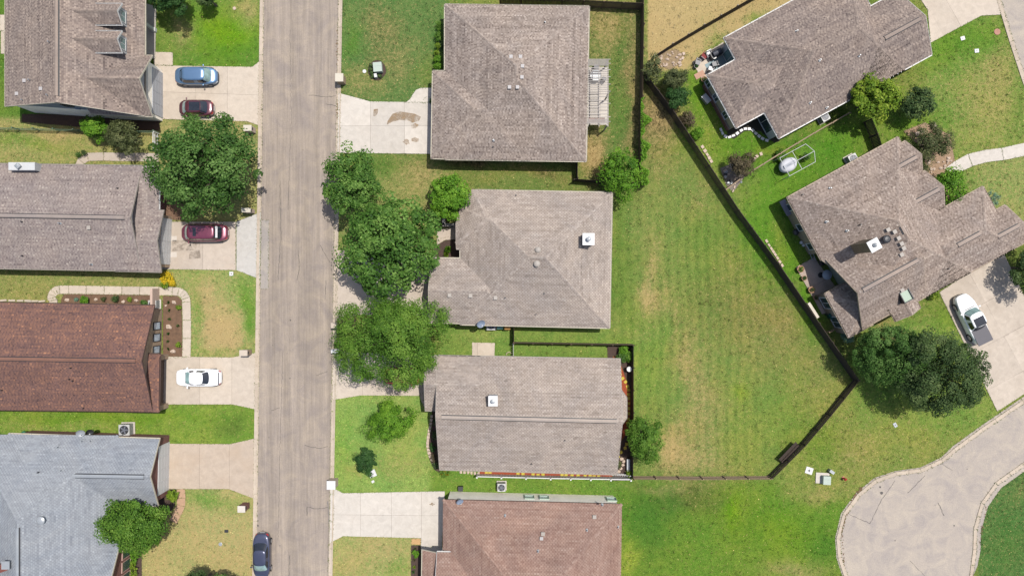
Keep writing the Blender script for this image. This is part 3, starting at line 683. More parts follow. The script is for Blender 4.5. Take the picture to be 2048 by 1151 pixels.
t = thing('stone_edging', 'alternating pale blocks and dark gaps at the corner bed of the large right house', 'stone edging', W(1840, 258) + (0,), kind='structure')
for i, (x, y) in enumerate([(1834, 268), (1842, 263), (1866, 252)]):
    X, Y = W(x, y); MB().box((X, Y, .1), (.52, .5, .2), math.radians(28.6)).build('stone', ROCK, t)
edging('brick border along the front of the brown-roofed house bed', [(122, 611), (160, 612), (220, 612), (280, 613)], 9, .16, BRICKT, seed=10)
edging('tan curb blocks along the back edge left of the brown-roofed house', [(0, 600), (50, 601), (92, 602)], 14, .14, CONC, seed=11)

YEL = plain('yellow stepping stone', C(228, 206, 78), .9, .15, 6)
def steps(parent, pts, w, h, mat=YEL, z=.05):
    for x, y, a in pts:
        X, Y = W(x, y); MB().box((X, Y, z), (w, h, .06), math.radians(a)).build('stepping_stone', mat, parent)
pth = [(1239, 740, 20), (1240, 748, 30), (1245, 756, 35), (1251, 763, 40), (1255, 772, 20), (1257, 779, 8), (1257, 788, 0), (1257, 796, 0), (1257, 806, 0), (1257, 816, 0), (1257, 826, 0), (1256, 837, 5), (1255, 845, 20),
       (1250, 895, 20), (1242, 903, 30), (1236, 912, 20), (1253, 887, 0)]
steps(redb, pth, .34, .30)
steps(redb2, [(973, 943, 0), (980, 943, 0), (1036, 945, 0), (1046, 946, 0), (1066, 948, 0), (1076, 949, 0), (1086, 948, 0), (1124, 948, 0), (1132, 949, 0), (1144, 950, 0), (1156, 950, 0), (1170, 951, 0), (1180, 951, 0), (1188, 952, 0), (1197, 952, 0)], .34, .30)
st = thing('stepping_stones', 'pale flat stones at the back corner inside the white picket fence', 'stepping stones', W(1240, 930) + (0,), kind='structure')
for i, (x, y) in enumerate([(1243, 917), (1247, 922), (1245, 929), (1241, 936), (1237, 942), (1233, 943)]):
    X, Y = W(x, y); MB().blob((X, Y, .05), .2, i, (1, .75, .3)).build('stepping_stone', ROCK, st)
st = thing('stepping_stones', 'row of small tan stones leading to the white picket fence', 'stepping stones', W(935, 943) + (0,), kind='structure')
for i in range(6):
    X, Y = W(922 + i * 7, 943 + .5 * i); MB().blob((X, Y, .04), .17, i + 9, (.9, 1.1, .3)).build('stepping_stone', ROCK, st)

# ------------------------------------------------------------------ houses
def plane_faces(pl, he, pit):
    n = len(pl); sgn = 1 if area(pl) > 0 else -1; planes = []
    for i in range(n):
        a, b = pl[i], pl[(i + 1) % n]; dx, dy = b[0] - a[0], b[1] - a[1]; d = math.hypot(dx, dy)
        nx_, ny_ = -dy / d * sgn, dx / d * sgn
        m = pit[i]
        planes.append(None if m is None else (m * nx_, m * ny_, he - m * (nx_ * a[0] + ny_ * a[1]), (nx_, ny_), a, m))
    faces = []
    for i, p in enumerate(planes):
        if p is None: continue
        poly = list(pl)
        for j, q in enumerate(planes):
            if j == i or q is None: continue
            poly = clip(poly, p[0] - q[0], p[1] - q[1], q[2] - p[2])
            if len(poly) < 3: break
        if len(poly) >= 3: faces.append((i, poly))
    return planes, faces
def zat(planes, x, y): return min(p[0] * x + p[1] * y + p[2] for p in planes if p)

SHINGLE_EXP = .175
def roof(parent, pl, he, pit, mat, trim, seed=0, vent=False, flat=False, capmat=None, gutter=True, style='lam'):
    "pl = plan outline of the eaves (metres); pit = slope of each edge (None for a gable)"
    rr = random.Random(seed); planes, faces = plane_faces(pl, he, pit)
    deck = MB(); n = len(pl)
    for i, poly in faces:
        p = planes[i]; f = lambda x, y, dz=0: (x, y, p[0] * x + p[1] * y + p[2] + dz)
        q = ccw(poly); deck.quad([f(x, y) for x, y in q]); deck.quad([f(x, y, -.14) for x, y in reversed(q)])
    # closed outline
    for i in range(n):
        a, b = Vector(pl[i]), Vector(pl[(i + 1) % n]); K = 1 if pit[i] else 24
        for k in range(K):
            s, e = a.lerp(b, k / K), a.lerp(b, (k + 1) / K); zs, ze = zat(planes, *s), zat(planes, *e)
            deck.quad([(s.x, s.y, zs - .14), (e.x, e.y, ze - .14), (e.x, e.y, ze), (s.x, s.y, zs)])
    dk = deck.build('roof', mat, parent)
    me = dk.data; a_ = me.attributes.new('tone', 'FLOAT', 'FACE'); a_.data.foreach_set('value', [.16] * len(me.polygons))
    sp = parent if flat else dk
    # shingle tabs, course by course
    Vv, T = [], []
    for i, poly in faces:
        p = planes[i]; nx_, ny_ = p[3]; ax, ay = p[4]; m = p[5]; ux, uy = ny_, -nx_
        loc = [((x - ax) * ux + (y - ay) * uy, (x - ax) * nx_ + (y - ay) * ny_) for x, y in poly]
        dmax = max(v for u, v in loc); stp = SHINGLE_EXP / math.sqrt(1 + m * m)
        def iv(v):
            lo, hi = 1e9, -1e9
            for k in range(len(loc)):
                (u0, v0), (u1, v1) = loc[k], loc[(k + 1) % len(loc)]
                if min(v0, v1) - 1e-9 <= v <= max(v0, v1) + 1e-9:
                    if abs(v1 - v0) < 1e-9: c = (u0, u1)
                    else: t_ = (v - v0) / (v1 - v0); c = (u0 + t_ * (u1 - u0),)
                    for q in c: lo = min(lo, q); hi = max(hi, q)
            return lo, hi
        v = min(vv for u, vv in loc); k = 0
        while v < dmax - 1e-4:
            v2 = min(v + stp, dmax); l0, h0 = iv(v + 1e-5); l1, h1 = iv(v2 - 1e-5)
            ct_ = rr.gauss(0, .045); sh_ = 0.0; sc_ = 0
            if h0 > l0 and h1 >= l1:
                lo, hi = min(l0, l1), max(h0, h1); heavy = False; gp = 0
                u = lo - rr.uniform(0, .3) if style == 'lam' else math.floor(lo / .32) * .32 - .16 * (k % 2) - .32
                while u < hi:
                    if style == 'lam': heavy = not heavy; wd = rr.uniform(.10, .19) if heavy else rr.uniform(.12, .27); u2 = u + wd
                    else: wd = .32; u2 = u + wd - .045; gp = .045
                    sc_ -= 1
                    if sc_ <= 0: sc_ = 3 if style != 'lam' else 5; sh_ = rr.gauss(0, .055)
                    A, B = min(max(u, l0), h0), min(max(u2, l0), h0); D, E = min(max(u, l1), h1), min(max(u2, l1), h1)
                    if B - A > 1e-4 or E - D > 1e-4:
                        up = (.006 if heavy else .020) if style == 'lam' else .016
                        def w3(uu, vv, dz):
                            x = ax + ux * uu + nx_ * vv; y = ay + uy * uu + ny_ * vv
                            return (x, y, he + m * vv + dz)
                        Vv.append((w3(A, v, up), w3(B, v, up), w3(E, v2, .004), w3(D, v2, .004)))
                        t_ = rr.gauss(.43 if heavy else .60, .10) if style == 'lam' else rr.gauss(.61, .055) - (.10 if rr.random() < .22 else 0); t_ += ct_ + sh_; T.append(min(1, max(0, t_)))
                        Vv.append((w3(A, v, -.002), w3(B, v, -.002), w3(B, v, up), w3(A, v, up))); T.append(max(0, min(1, t_ - .35)))
                    u = u2 + gp
            v = v2; k += 1
    if Vv:
        o0 = origin(sp); A = np.array(Vv, dtype=np.float32).reshape(-1, 3) - np.array(o0, dtype=np.float32)
        quadmesh('shingle', A, np.array(T), mat, sp, 'stuff')
    # hip and ridge caps
    cap = MB(); edges = {}
    vent_o = None
    for i, poly in faces:
        for k in range(len(poly)):
            a, b = poly[k], poly[(k + 1) % len(poly)]
            if math.dist(a, b) < .15: continue
            mid = ((a[0] + b[0]) / 2, (a[1] + b[1]) / 2)
            key = (round(mid[0], 1), round(mid[1], 1))
            near = [kk for kk in edges if abs(kk[0] - mid[0]) < .12 and abs(kk[1] - mid[1]) < .12]
            edges.setdefault(near[0] if near else key, []).append((i, a, b))
    tn = []
    for key, lst in edges.items():
        if len(lst) < 2: continue
        (i, a, b), (j, _, _) = lst[0], lst[1]
        pa, pb = planes[i], planes[j]
        za = pa[0] * a[0] + pa[1] * a[1] + pa[2]; zb = pa[0] * b[0] + pa[1] * b[1] + pa[2]
        A3, B3 = Vector((a[0], a[1], za)), Vector((b[0], b[1], zb))
        if za > zb: A3, B3 = B3, A3
        d = (B3 - A3); ln = d.length; d.normalize(); flatd = Vector((d.x, d.y, 0)).normalized(); s = Vector((-flatd.y, flatd.x, 0))
        nst = max(1, int(ln / .2)); hw = .15
        def off(P3, sg, dz):
            q = P3 + s * (sg * hw); q.z = min(pa[0] * q.x + pa[1] * q.y + pa[2], pb[0] * q.x + pb[1] * q.y + pb[2]) + dz; return tuple(q)
        hz = abs(za - zb) < .1 and ln > 2.0
        for k in range(nst):
            s0, s1 = A3.lerp(B3, k / nst), A3.lerp(B3, (k + 1) / nst)
            for sg in (-1, 1):
                q = [off(s0, sg, .035), (s0.x, s0.y, s0.z + .045), (s1.x, s1.y, s1.z + .03), off(s1, sg, .022)]
                if sg > 0: q.reverse()
                cap.quad(q); tn.append(min(1, max(0, rr.gauss(.62, .12))))
        if hz and vent:
            ts = MB(); A4, B4 = A3.lerp(B3, .6 / ln), A3.lerp(B3, 1 - .6 / ln)
            for sg in (-1, 1):
                e = s * (.17 * sg); g = s * (.25 * sg)
                z = A4.z + .075
                q = [(A4.x, A4.y, z + .03), (B4.x, B4.y, z + .03), (B4.x + e.x, B4.y + e.y, z - .03), (A4.x + e.x, A4.y + e.y, z - .03)]
                if sg > 0: q.reverse()
                ts.quad(q)
                q = [(A4.x + e.x, A4.y + e.y, z - .03), (B4.x + e.x, B4.y + e.y, z - .03), (B4.x + e.x * 1.1, B4.y + e.y * 1.1, z - .12), (A4.x + e.x * 1.1, A4.y + e.y * 1.1, z - .12)]
                ts.quad(q, 1)
                q = [(A4.x + e.x * 1.1, A4.y + e.y * 1.1, z - .105), (B4.x + e.x * 1.1, B4.y + e.y * 1.1, z - .105), (B4.x + g.x, B4.y + g.y, z - .125), (A4.x + g.x, A4.y + g.y, z - .125)]
                if sg > 0: q.reverse()
                ts.quad(q, 1)
            vo = ts.build('ridge_vent', [mat, DARK], sp)
            aa = vo.data.attributes.new('tone', 'FLOAT', 'FACE'); aa.data.foreach_set('value', [.7] * len(vo.data.polygons))
    if cap.f:
        co = cap.build('hip_cap', capmat or mat, sp, kind='stuff')
        aa = co.data.attributes.new('tone', 'FLOAT', 'FACE'); aa.data.foreach_set('value', tn)
    # gutters on eaves, rake boards on gables
    if gutter:
        for i in range(n):
            a, b = Vector(pl[i]), Vector(pl[(i + 1) % n]); d = (b - a).normalized()
            sgn = 1 if area(pl) > 0 else -1; out = Vector((d.y, -d.x)) * sgn
            g = MB()
            if pit[i]:
                a2, b2 = a + out * .05 - d * .03, b + out * .05 + d * .03
                ang = math.atan2(d.y, d.x); c = (a2 + b2) / 2; ln = (b2 - a2).length
                g.box((c.x, c.y, he - .13), (ln, .10, .02), ang); c2 = c + out * .05; g.box((c2.x, c2.y, he - .085), (ln, .016, .11), ang)
                c3 = c - out * .045; g.box((c3.x, c3.y, he - .1), (ln, .012, .16), ang)
                nb = int(ln / .9)
                for k in range(nb):
                    q = a2.lerp(b2, (k + .5) / nb); g.box((q.x, q.y, he - .035), (.05, .12, .012), ang)
                g.build('gutter', trim, sp)
            else:
                K = 16
                for k in range(K):
                    s, e = a.lerp(b, k / K), a.lerp(b, (k + 1) / K); zs, ze = zat(planes, *s), zat(planes, *e)
                    o = out * .03
                    for (p0, p1, q0, q1) in ((s, e, zs, ze),):
                        g.quad([(p0.x + o.x, p0.y + o.y, q0 - .2), (p1.x + o.x, p1.y + o.y, q1 - .2), (p1.x + o.x, p1.y + o.y, q1 + .01), (p0.x + o.x, p0.y + o.y, q0 + .01)])
                        g.quad([(p0.x, p0.y, q0 + .012), (p1.x, p1.y, q1 + .012), (p1.x + o.x, p1.y + o.y, q1 + .012), (p0.x + o.x, p0.y + o.y, q0 + .012)][::-1])
                g.build('rake_board', trim, sp)
    return planes, dk

def quadmesh(name, A, tone, mat, parent=None, kind=None, n=4):
    me = bpy.data.meshes.new(name); nv = len(A); nf = nv // n
    me.vertices.add(nv); me.vertices.foreach_set('co', np.ascontiguousarray(A, dtype=np.float32).ravel())
    me.loops.add(nv); me.loops.foreach_set('vertex_index', np.arange(nv, dtype=np.int32))
    me.polygons.add(nf); me.polygons.foreach_set('loop_start', np.arange(nf, dtype=np.int32) * n); me.polygons.foreach_set('loop_total', np.full(nf, n, dtype=np.int32))
    me.update(calc_edges=True)
    if tone is not None:
        a = me.attributes.new('tone', 'FLOAT', 'FACE'); a.data.foreach_set('value', np.asarray(tone, dtype=np.float32))
    me.materials.append(mat)
    o = bpy.data.objects.new(name, me); COL.objects.link(o)
    if parent is not None: o.parent = parent
    if kind: o['kind'] = kind
    return o

def inset(pl, d):
    n = len(pl); s = 1 if area(pl) > 0 else -1; ds = d if isinstance(d, (list, tuple)) else [d] * n; out = []
    ln = []
    for i in range(n):
        a, b = pl[i], pl[(i + 1) % n]; dx, dy = b[0] - a[0], b[1] - a[1]; q = math.hypot(dx, dy); nx_, ny_ = -dy / q * s, dx / q * s
        ln.append((a[0] + nx_ * ds[i], a[1] + ny_ * ds[i], dx, dy))
    for i in range(n):
        x1, y1, dx1, dy1 = ln[i - 1]; x2, y2, dx2, dy2 = ln[i]; det = dx1 * dy2 - dy1 * dx2
        if abs(det) < 1e-9: out.append((x2, y2)); continue
        t = ((x2 - x1) * dy2 - (y2 - y1) * dx2) / det; out.append((x1 + dx1 * t, y1 + dy1 * t))
    return out
def walls(parent, pl, planes, mat, over, gablemat=None, split_z=None, edges=None):
    wp = inset(pl, over); n = len(wp); HARD.append(wp)
    m = MB(); s = 1 if area(wp) > 0 else -1
    for i in range(n):
        if edges is not None and i not in edges: continue
        a, b = Vector(wp[i]), Vector(wp[(i + 1) % n]); K = 12
        for k in range(K):
            p, q = a.lerp(b, k / K), a.lerp(b, (k + 1) / K); zp, zq = zat(planes, *p) - .15, zat(planes, *q) - .15
            if gablemat and split_z:
                quads = [([(p.x, p.y, 0), (q.x, q.y, 0), (q.x, q.y, min(zq, split_z)), (p.x, p.y, min(zp, split_z))], 0)]
                if max(zp, zq) > split_z: quads.append(([(p.x, p.y, min(zp, split_z)), (q.x, q.y, min(zq, split_z)), (q.x, q.y, zq), (p.x, p.y, zp)], 1))
            else: quads = [([(p.x, p.y, 0), (q.x, q.y, 0), (q.x, q.y, zq), (p.x, p.y, zp)], 0)]
            for qq, mi in quads:
                if s < 0: qq = qq[::-1]
                m.quad(qq, mi)
    m.build('wall', [mat, gablemat or mat], parent)
    return wp
def wall_frame(wp, i):
    a, b = Vector(wp[i]), Vector(wp[(i + 1) % len(wp)]); d = (b - a).normalized(); s = 1 if area(wp) > 0 else -1
    return a, b, d, Vector((d.y, -d.x)) * s
def window(house, a, d, out, t, wd, z0, z1, fm=WHITE, pm=PANE, mull=1, depth=.08, flatp=False):
    "t = metres from a along d to the window's centre"
    c = a + d * t; ang = math.atan2(d.y, d.x); f = MB(); fr = .07
    def bx(m, du, z, su, sz, o, th):
        p = c + d * du + out * o; m.box((p.x, p.y, z), (su, th, sz), ang)
    for du in (-wd / 2, wd / 2): bx(f, du, (z0 + z1) / 2, fr, z1 - z0, depth / 2, depth)
    for z in (z0, z1): bx(f, 0, z, wd + fr, fr, depth / 2 + .005, depth + .02)
    for k in range(mull): bx(f, wd * ((k + 1) / (mull + 1) - .5), (z0 + z1) / 2, fr * .7, z1 - z0 - fr, depth / 2, depth * .8)
    fo = f.build('window', fm, house); pn = mull + 1
    for k in range(pn):
        g = MB(); w1 = wd / pn - .06; bx(g, wd * ((k + .5) / pn - .5), (z0 + z1) / 2, w1, z1 - z0 - .08, .03, .02)
        g.build('pane', pm, house if flatp else fo)
    return fo
def garage_door(house, a, d, out, t, wd, h, mat, rows=4):
    c = a + d * t; ang = math.atan2(d.y, d.x); f = MB()
    p = c + out * .02
    f.box((p.x, p.y, h / 2), (wd, .03, h), ang); tr = f.build('garage_door', mat, house)
    for k in range(rows):
        for j in range(4):
            g = MB(); q = c + out * .045 + d * (wd * ((j + .5) / 4 - .5)); g.box((q.x, q.y, h * (k + .5) / rows), (wd / 4 - .05, .03, h / rows - .05), ang); g.build('panel', mat, tr)
def roofbox(parent, name, px, py, zr, size, hgt, mat, slope=None, rot=0.0, dz=.0):
    x, y = W(px, py, zr + hgt); m = MB(); m.box((x, y, zr + hgt / 2 - .15 + dz), (size, size, hgt + .3), rot); m.box((x, y, zr + hgt + .02 + dz), (size * 1.12, size * 1.12, .035), rot)
    return m.build(name, mat, parent)
def roofz(pieces, px, py):
    "height of the roof surface seen at a photo pixel"
    z = 4.0
    for _ in range(12):
        x, y = W(px, py, z); zz = 0
        for pl, planes in pieces:
            inside = all(True for _ in [0]) and in_poly(x, y, pl)
            if inside: zz = max(zz, zat(planes, x, y))
        if zz == 0: break
        z = zz
    return z
def in_poly(x, y, pl):
    c = False; n = len(pl)
    for i in range(n):
        x1, y1 = pl[i]; x2, y2 = pl[(i + 1) % n]
        if (y1 > y) != (y2 > y) and x < (x2 - x1) * (y - y1) / (y2 - y1) + x1: c = not c
    return c
def rvents(house, pieces, items, rot=0.0):
    for it in items:
        px, py, kind = it[:3]; z = roofz(pieces, px, py); x, y = W(px, py, z + .15)
        if kind == 'pipe':
            MB().tube((x, y, z - .1), (x, y, z + .38), .055, n=8).lathe((x, y, z - .06), [(.16, 0), (.10, .1)], 8).build('vent_pipe', METAL, house)
        elif kind == 'dpipe':
            MB().tube((x, y, z - .1), (x, y, z + .3), .06, n=8).build('vent_pipe', DARK, house)
        elif kind == 'box':
            m = MB(); m.box((x, y, z), (.30, .30, .24), rot); m.box((x, y, z + .14), (.38, .38, .05), rot); m.build('roof_vent', GREYT, house)
        elif kind == 'wbox':
            m = MB(); m.box((x, y, z), (.26, .26, .24), rot); m.box((x, y, z + .14), (.34, .34, .05), rot); m.build('roof_vent', VENTM, house)
        elif kind == 'turb':
            r = it[3] if len(it) > 3 else .32
            MB().lathe((x, y, z - .1), [(.2, 0), (.2, .22), (r, .24), (r * .98, .36), (r * .6, .44), (.03, .47)], 18).build('roof_vent', it[4] if len(it) > 4 else GREYT, house, smooth=False)

VENTM = plain('vent light grey', C(204, 198, 194), .6, .06)
RM = {
 'pink': shinglemat('shingle weathered tan', [(0, C(108, 94, 88)), (.4, C(160, 145, 134)), (.7, C(190, 174, 161)), (1, C(214, 199, 186))]),
 'grey': shinglemat('shingle warm grey', [(0, C(120, 108, 99)), (.4, C(174, 160, 148)), (.7, C(199, 185, 172)), (1, C(219, 207, 194))]),
 'dim': shinglemat('shingle grey brown', [(0, C(104, 92, 87)), (.35, C(146, 131, 123)), (.7, C(179, 162, 149)), (1, C(208, 189, 173))], .08),
 'brown': shinglemat('shingle red brown', [(0, C(95, 76, 75)), (.4, C(130, 101, 94)), (.75, C(156, 117, 100)), (1, C(196, 143, 112))]),
 'rose': shinglemat('shingle light rose brown', [(0, C(122, 94, 84)), (.4, C(164, 132, 118)), (.7, C(184, 154, 138)), (1, C(202, 176, 160))]),
 'slate': shinglemat('shingle slate grey', [(0, C(132, 135, 141)), (.4, C(160, 164, 169)), (.7, C(177, 182, 186)), (1, C(198, 202, 205))], .05),
 'mix': shinglemat('shingle mottled mauve', [(0, C(118, 106, 104)), (.4, C(160, 146, 140)), (.75, C(184, 170, 160)), (1, C(216, 204, 190))], .06),
 'warm': shinglemat('shingle rosy tan', [(0, C(114, 99, 91)), (.35, C(158, 141, 129)), (.7, C(192, 174, 160)), (1, C(220, 204, 188))], .06),
}
def house(name, label, px, py):
    x, y = W(px, py); return thing(name, label, 'house', (x, y, 0))
def rect(x0, y0, x1, y1, h, skew=0.0):
    "photo rectangle at eave height h, order NW NE SE SW; skew = pixels the right side sits lower"
    return P([(x0, y0), (x1, y0 + skew), (x1, y1 + skew), (x0, y1)], h)
def uvrect(o, u0, v0, u1, v1, h):
    f = lambda u, v: (o[0] + u * UX + v * VX, o[1] + u * UY + v * VY)
    return P([f(u0, v0), f(u1, v0), f(u1, v1), f(u0, v1)], h)

# --- house 1, top left
h1 = house('house', 'two-storey house with two dormers and a blue-grey side gable, top left', 180, 120)
G = []
he = 3.7
pl = [(-963 / PPM, 46), (-698 / PPM, 46), (-698 / PPM, 326.5 / PPM), (-963 / PPM, 345 / PPM)]
pls, _ = roof(h1, pl, he, [None, .52, None, .46], RM['dim'], CREAM, 1, vent=True); G.append((pl, pls))
wp = walls(h1, pl, pls, BRICKW, [.5, 2.0, .3, .5], SIDEB, 3.3)
a, b, d, o = wall_frame(wp, 2)
window(h1, a, d, o, 5.2, .95, 4.5, 5.2, DARK, PANE, 1)
window(h1, a, d, o, 4.9, .5, 3.6, 3.8, SIDEB, PANE, 0)
a, b, d, o = wall_frame(wp, 1)
window(h1, a, d, o, (46 - 515 / PPM), 1.7, .9, 2.2, DARK, PANE, 1); window(h1, a, d, o, (46 - 470 / PPM) , 1.0, .2, 2.2, WHITE, PANEG, 0)
pl = [(-850 / PPM, 441 / PPM), (-684 / PPM, 441 / PPM), (-684 / PPM, 326 / PPM), (-800 / PPM, 331 / PPM)]
pls, _ = roof(h1, pl, he, [.79, None, .79, None], RM['dim'], CREAM, 2); G.append((pl, pls))
wp = walls(h1, pl, pls, BRICKW, [.35, .8, .35, .3], SIDEW, 3.0, edges=(0, 1, 2))
a, b, d, o = wall_frame(wp, 1); garage_door(h1, a, d, o, (a - b).length / 2, 4.9, 2.15, plain('garage white grey', C(212, 214, 218), .5, .04))
for yy in (514, 436):
    x, y = W(310, 575.5 - yy); c = MB(); c.box((x, y, 1.7), (.28, .28, 3.4)); c.box((x, y, .2), (.42, .42, .4)); c.build('porch_column', WHITE, h1)
for yc, hw in ((504.6, 19), (453.8, 19.3)):
    dm = MB(); x0, x1 = -790 / PPM, -724 / PPM; y0, y1 = (yc - hw + 4) / PPM, (yc + hw - 4) / PPM
    dm.prism([(x0, y0), (x1, y0), (x1, y1), (x0, y1)], 3.9, 5.75)
    ym = (y0 + y1) / 2
    dm.quad([(x1, y0, 5.7), (x1, y1, 5.7), (x1, ym, 6.5)])
    dob = dm.build('dormer', SIDEW, h1)
    pl = [(-815 / PPM, (yc + hw) / PPM), (-720 / PPM, (yc + hw) / PPM), (-720 / PPM, (yc - hw) / PPM), (-815 / PPM, (yc - hw) / PPM)]
    roof(dob, pl, 5.75, [.8, None, .8, None], RM['dim'], WHITE, 3, flat=True, gutter=True)
    window(dob, Vector((x1, ym)), Vector((0, 1)), Vector((1, 0)), 0, 1.15, 4.75, 5.75, WHITE, PANEG, 1, .06, flatp=True)
rvents(h1, G, [(98, 84, 'pipe'), (48, 161, 'wbox'), (81, 177, 'wbox'), (33, 187, 'wbox'), (59, 160, 'pipe'), (95, 190, 'pipe'), (45, 200, 'pipe')])

# --- house 2
h2 = house('house', 'long taupe-roofed house with a white side chimney, second from top on the left', 130, 435)
G = []; he = 2.7
pl = P([(-160, 325), (284, 332), (282, 541), (-160, 533)], he)
pls, _ = roof(h2, pl, he, [.38, None, .40, None], RM['mix'], GREYT, 11, vent=True); G.append((pl, pls))
walls(h2, pl, pls, BRICKT, [.5, .5, .5, .5], SIDEW, 2.6)
pl = P([(200, 331), (318, 333.5), (317, 500), (200, 500)], he)
pls, _ = roof(h2, pl, he, [.30, .30, .3, None], RM['mix'], WHITE, 12); G.append((pl, pls))
walls(h2, pl, pls, BRICKR, [.5, .7, .5, .5])
pl = P([(230, 420), (327, 421), (322, 543), (230, 541)], he)
pls, _ = roof(h2, pl, he, [.34, None, .34, None], RM['mix'], GREYT, 13); G.append((pl, pls))
wp = walls(h2, pl, pls, BRICKT, [.35, .45, .5, .5], SIDEW, 2.7)
a, b, d, o = wall_frame(wp, 1); garage_door(h2, a, d, o, (a - b).length / 2, 4.9, 2.15, WHITE)
x, y = W(46, 333, 3.6); m = MB(); m.box((x, y, 1.9), (2.7, .8, 3.8)); m.build('chimney', SIDEW, h2)
x, y = W(36, 332, 4.0); MB().lathe((x, y, 3.8), [(.28, 0), (.28, .3), (.34, .32), (.05, .42)], 4).build('chimney_cap', METAL, h2)
rvents(h2, G, [(235, 376, 'dpipe'), (43, 443, 'dpipe'), (119, 446, 'pipe'), (177, 455, 'box'), (44, 511, 'dpipe'), (182, 528, 'pipe')])

# --- house 3
h3 = house('house', 'red-brown roofed house with three front windows, third from top on the left', 150, 712)
G = []; he = 2.7
pl = P([(-160, 602), (309, 611), (305, 822), (-160, 817)], he)
pls, _ = roof(h3, pl, he, [.42, None, .42, None], RM['brown'], plain('brown trim', C(96, 70, 62), .7, .1), 21, vent=True); G.append((pl, pls))
wp = walls(h3, pl, pls, BRICKT, [.5, .56, .5, .5])
a, b, d, o = wall_frame(wp, 1)
for yy in (650, 673, 697):
    window(h3, a, d, o, (Vector(W(325, yy)) - a).dot(d), .8, .5, 1.8, METALD, BLIND, 0)
pl = P([(250, 706), (319, 708), (317, 823), (250, 822)], he)
pls, _ = roof(h3, pl, he, [.12, .28, .12, None], RM['brown'], plain('brown trim', C(96, 70, 62)), 22); G.append((pl, pls))
wp = walls(h3, pl, pls, BRICKT, [.3, .9, .3, .3])
a, b, d, o = wall_frame(wp, 1); garage_door(h3, a, d, o, (a - b).length / 2, 4.9, 2.15, plain('brown garage door', C(120, 96, 80), .6, .08))
for yy in (712, 810):
    x, y = W(328, yy); MB().box((x, y, .9), (1.0, .5, 1.8)).box((x, y, 1.84), (1.1, .6, .08)).build('brick_pillar', BRICKT, h3)
x, y = W(317, 598); MB().box((x, y, .75), (.25, 2.3, 1.5)).build('wing_wall', plain('pink stucco', C(226, 196, 176), .9, .05), h3)
rvents(h3, G, [(138, 758, 'dpipe'), (145, 761, 'dpipe'), (141, 735, 'dpipe'), (3, 780, 'dpipe'), (166, 816, 'dpipe')])

# --- house 4
h4 = house('house', 'slate-grey hip-roofed brick house with a white garage door, bottom left', 120, 1010)
G = []; he = 2.8
pl = P([(17, 867), (319, 877), (316, 1011), (17, 1011)], he)
pls, _ = roof(h4, pl, he, [.5, None, .5, .5], RM['slate'], CREAM, 31, vent=True, style='tab'); G.append((pl, pls))
wp = walls(h4, pl, pls, BRICKR, [.2, .35, .35, .5])
a, b, d, o = wall_frame(wp, 1); garage_door(h4, a, d, o, (a - b).length / 2 + .1, 5.2, 2.3, WHITE)
x, y = W(334, 880); MB().box((x - .9, y - .0, 1.2), (1.8, .25, 2.4)).build('wing_wall', BRICKR, h4)
pl = P([(-60, 868), (236, 870), (236, 1300), (-60, 1300)], he)
pls, _ = roof(h4, pl, he, [.5, .5, .5, .5], RM['slate'], CREAM, 32, vent=True, style='tab', gutter=False); G.append((pl, pls))
walls(h4, pl, pls, BRICKR, [2.5, .6, .6, 6.0])
pl = P([(-200, 950), (60, 952), (60, 1160), (-200, 1160)], he)
pls, _ = roof(h4, pl, he, [.5, .5, .5, .5], RM['slate'], CREAM, 33, style='tab'); G.append((pl, pls))
walls(h4, pl, pls, BRICKR, [.5, .6, .5, .5])
pl = P([(80, 1060), (246, 1062), (242, 1230), (80, 1230)], he)
pls, _ = roof(h4, pl, he, [.5, None, .5, None], RM['slate'], CREAM, 34, vent=True, style='tab'); G.append((pl, pls))
wp = walls(h4, pl, pls, BRICKR, [.5, .4, .5, .5])
a, b, d, o = wall_frame(wp, 1)
for k in range(4): window(h4, a, d, o, 2.2 + k * 1.35, 1.05, .6, 2.2, plain('pink frame', C(220, 180, 165)), PANE, 0)
x, y = W(26, 1122, 4.6); ch = MB(); ch.box((x, y, 4.2), (1.5, .75, 4.6), .35); ch = ch.build('chimney', BRICKR, h4)
x, y = W(10, 1130, 6.6); MB().box((x, y, 6.5), (.8, .8, .12)).build('chimney_cap', METAL, ch)
G.append((pl, pls))
rvents(h4, G, [(82, 1040, 'turb', .42, METAL), (164, 881, 'pipe'), (181, 881, 'pipe'), (116, 893, 'pipe'), (122, 940, 'pipe'), (76, 944, 'dpipe')])

# --- house 5, upper middle
h5 = house('house', 'large square tan hip-roofed house beside the pergola, upper middle', 1020, 165)
G = []; he = 2.7
pl = P([(890, 9), (1178, 13), (1172, 322), (890, 318)], he)
pls, _ = roof(h5, pl, he, [.5, .5, .5, .5], RM['pink'], CREAM, 41); G.append((pl, pls))
walls(h5, pl, pls, BRICKT, .5)
pl = P([(866, 142), (1060, 144), (1060, 320), (863, 316)], he)
pls, _ = roof(h5, pl, he, [.5, .5, .5, .5], RM['pink'], CREAM, 42); G.append((pl, pls))
walls(h5, pl, pls, BRICKT, [.3, .4, .5, .4])
rvents(h5, G, [(1022, 113, 'wbox'), (1041, 113, 'wbox'), (1045, 132, 'wbox'), (1044, 154, 'wbox'), (1019, 174, 'wbox'), (1035, 174, 'wbox'), (1089, 45, 'dpipe'), (987, 280, 'pipe'), (986, 293, 'dpipe'), (1090, 45, 'pipe')])

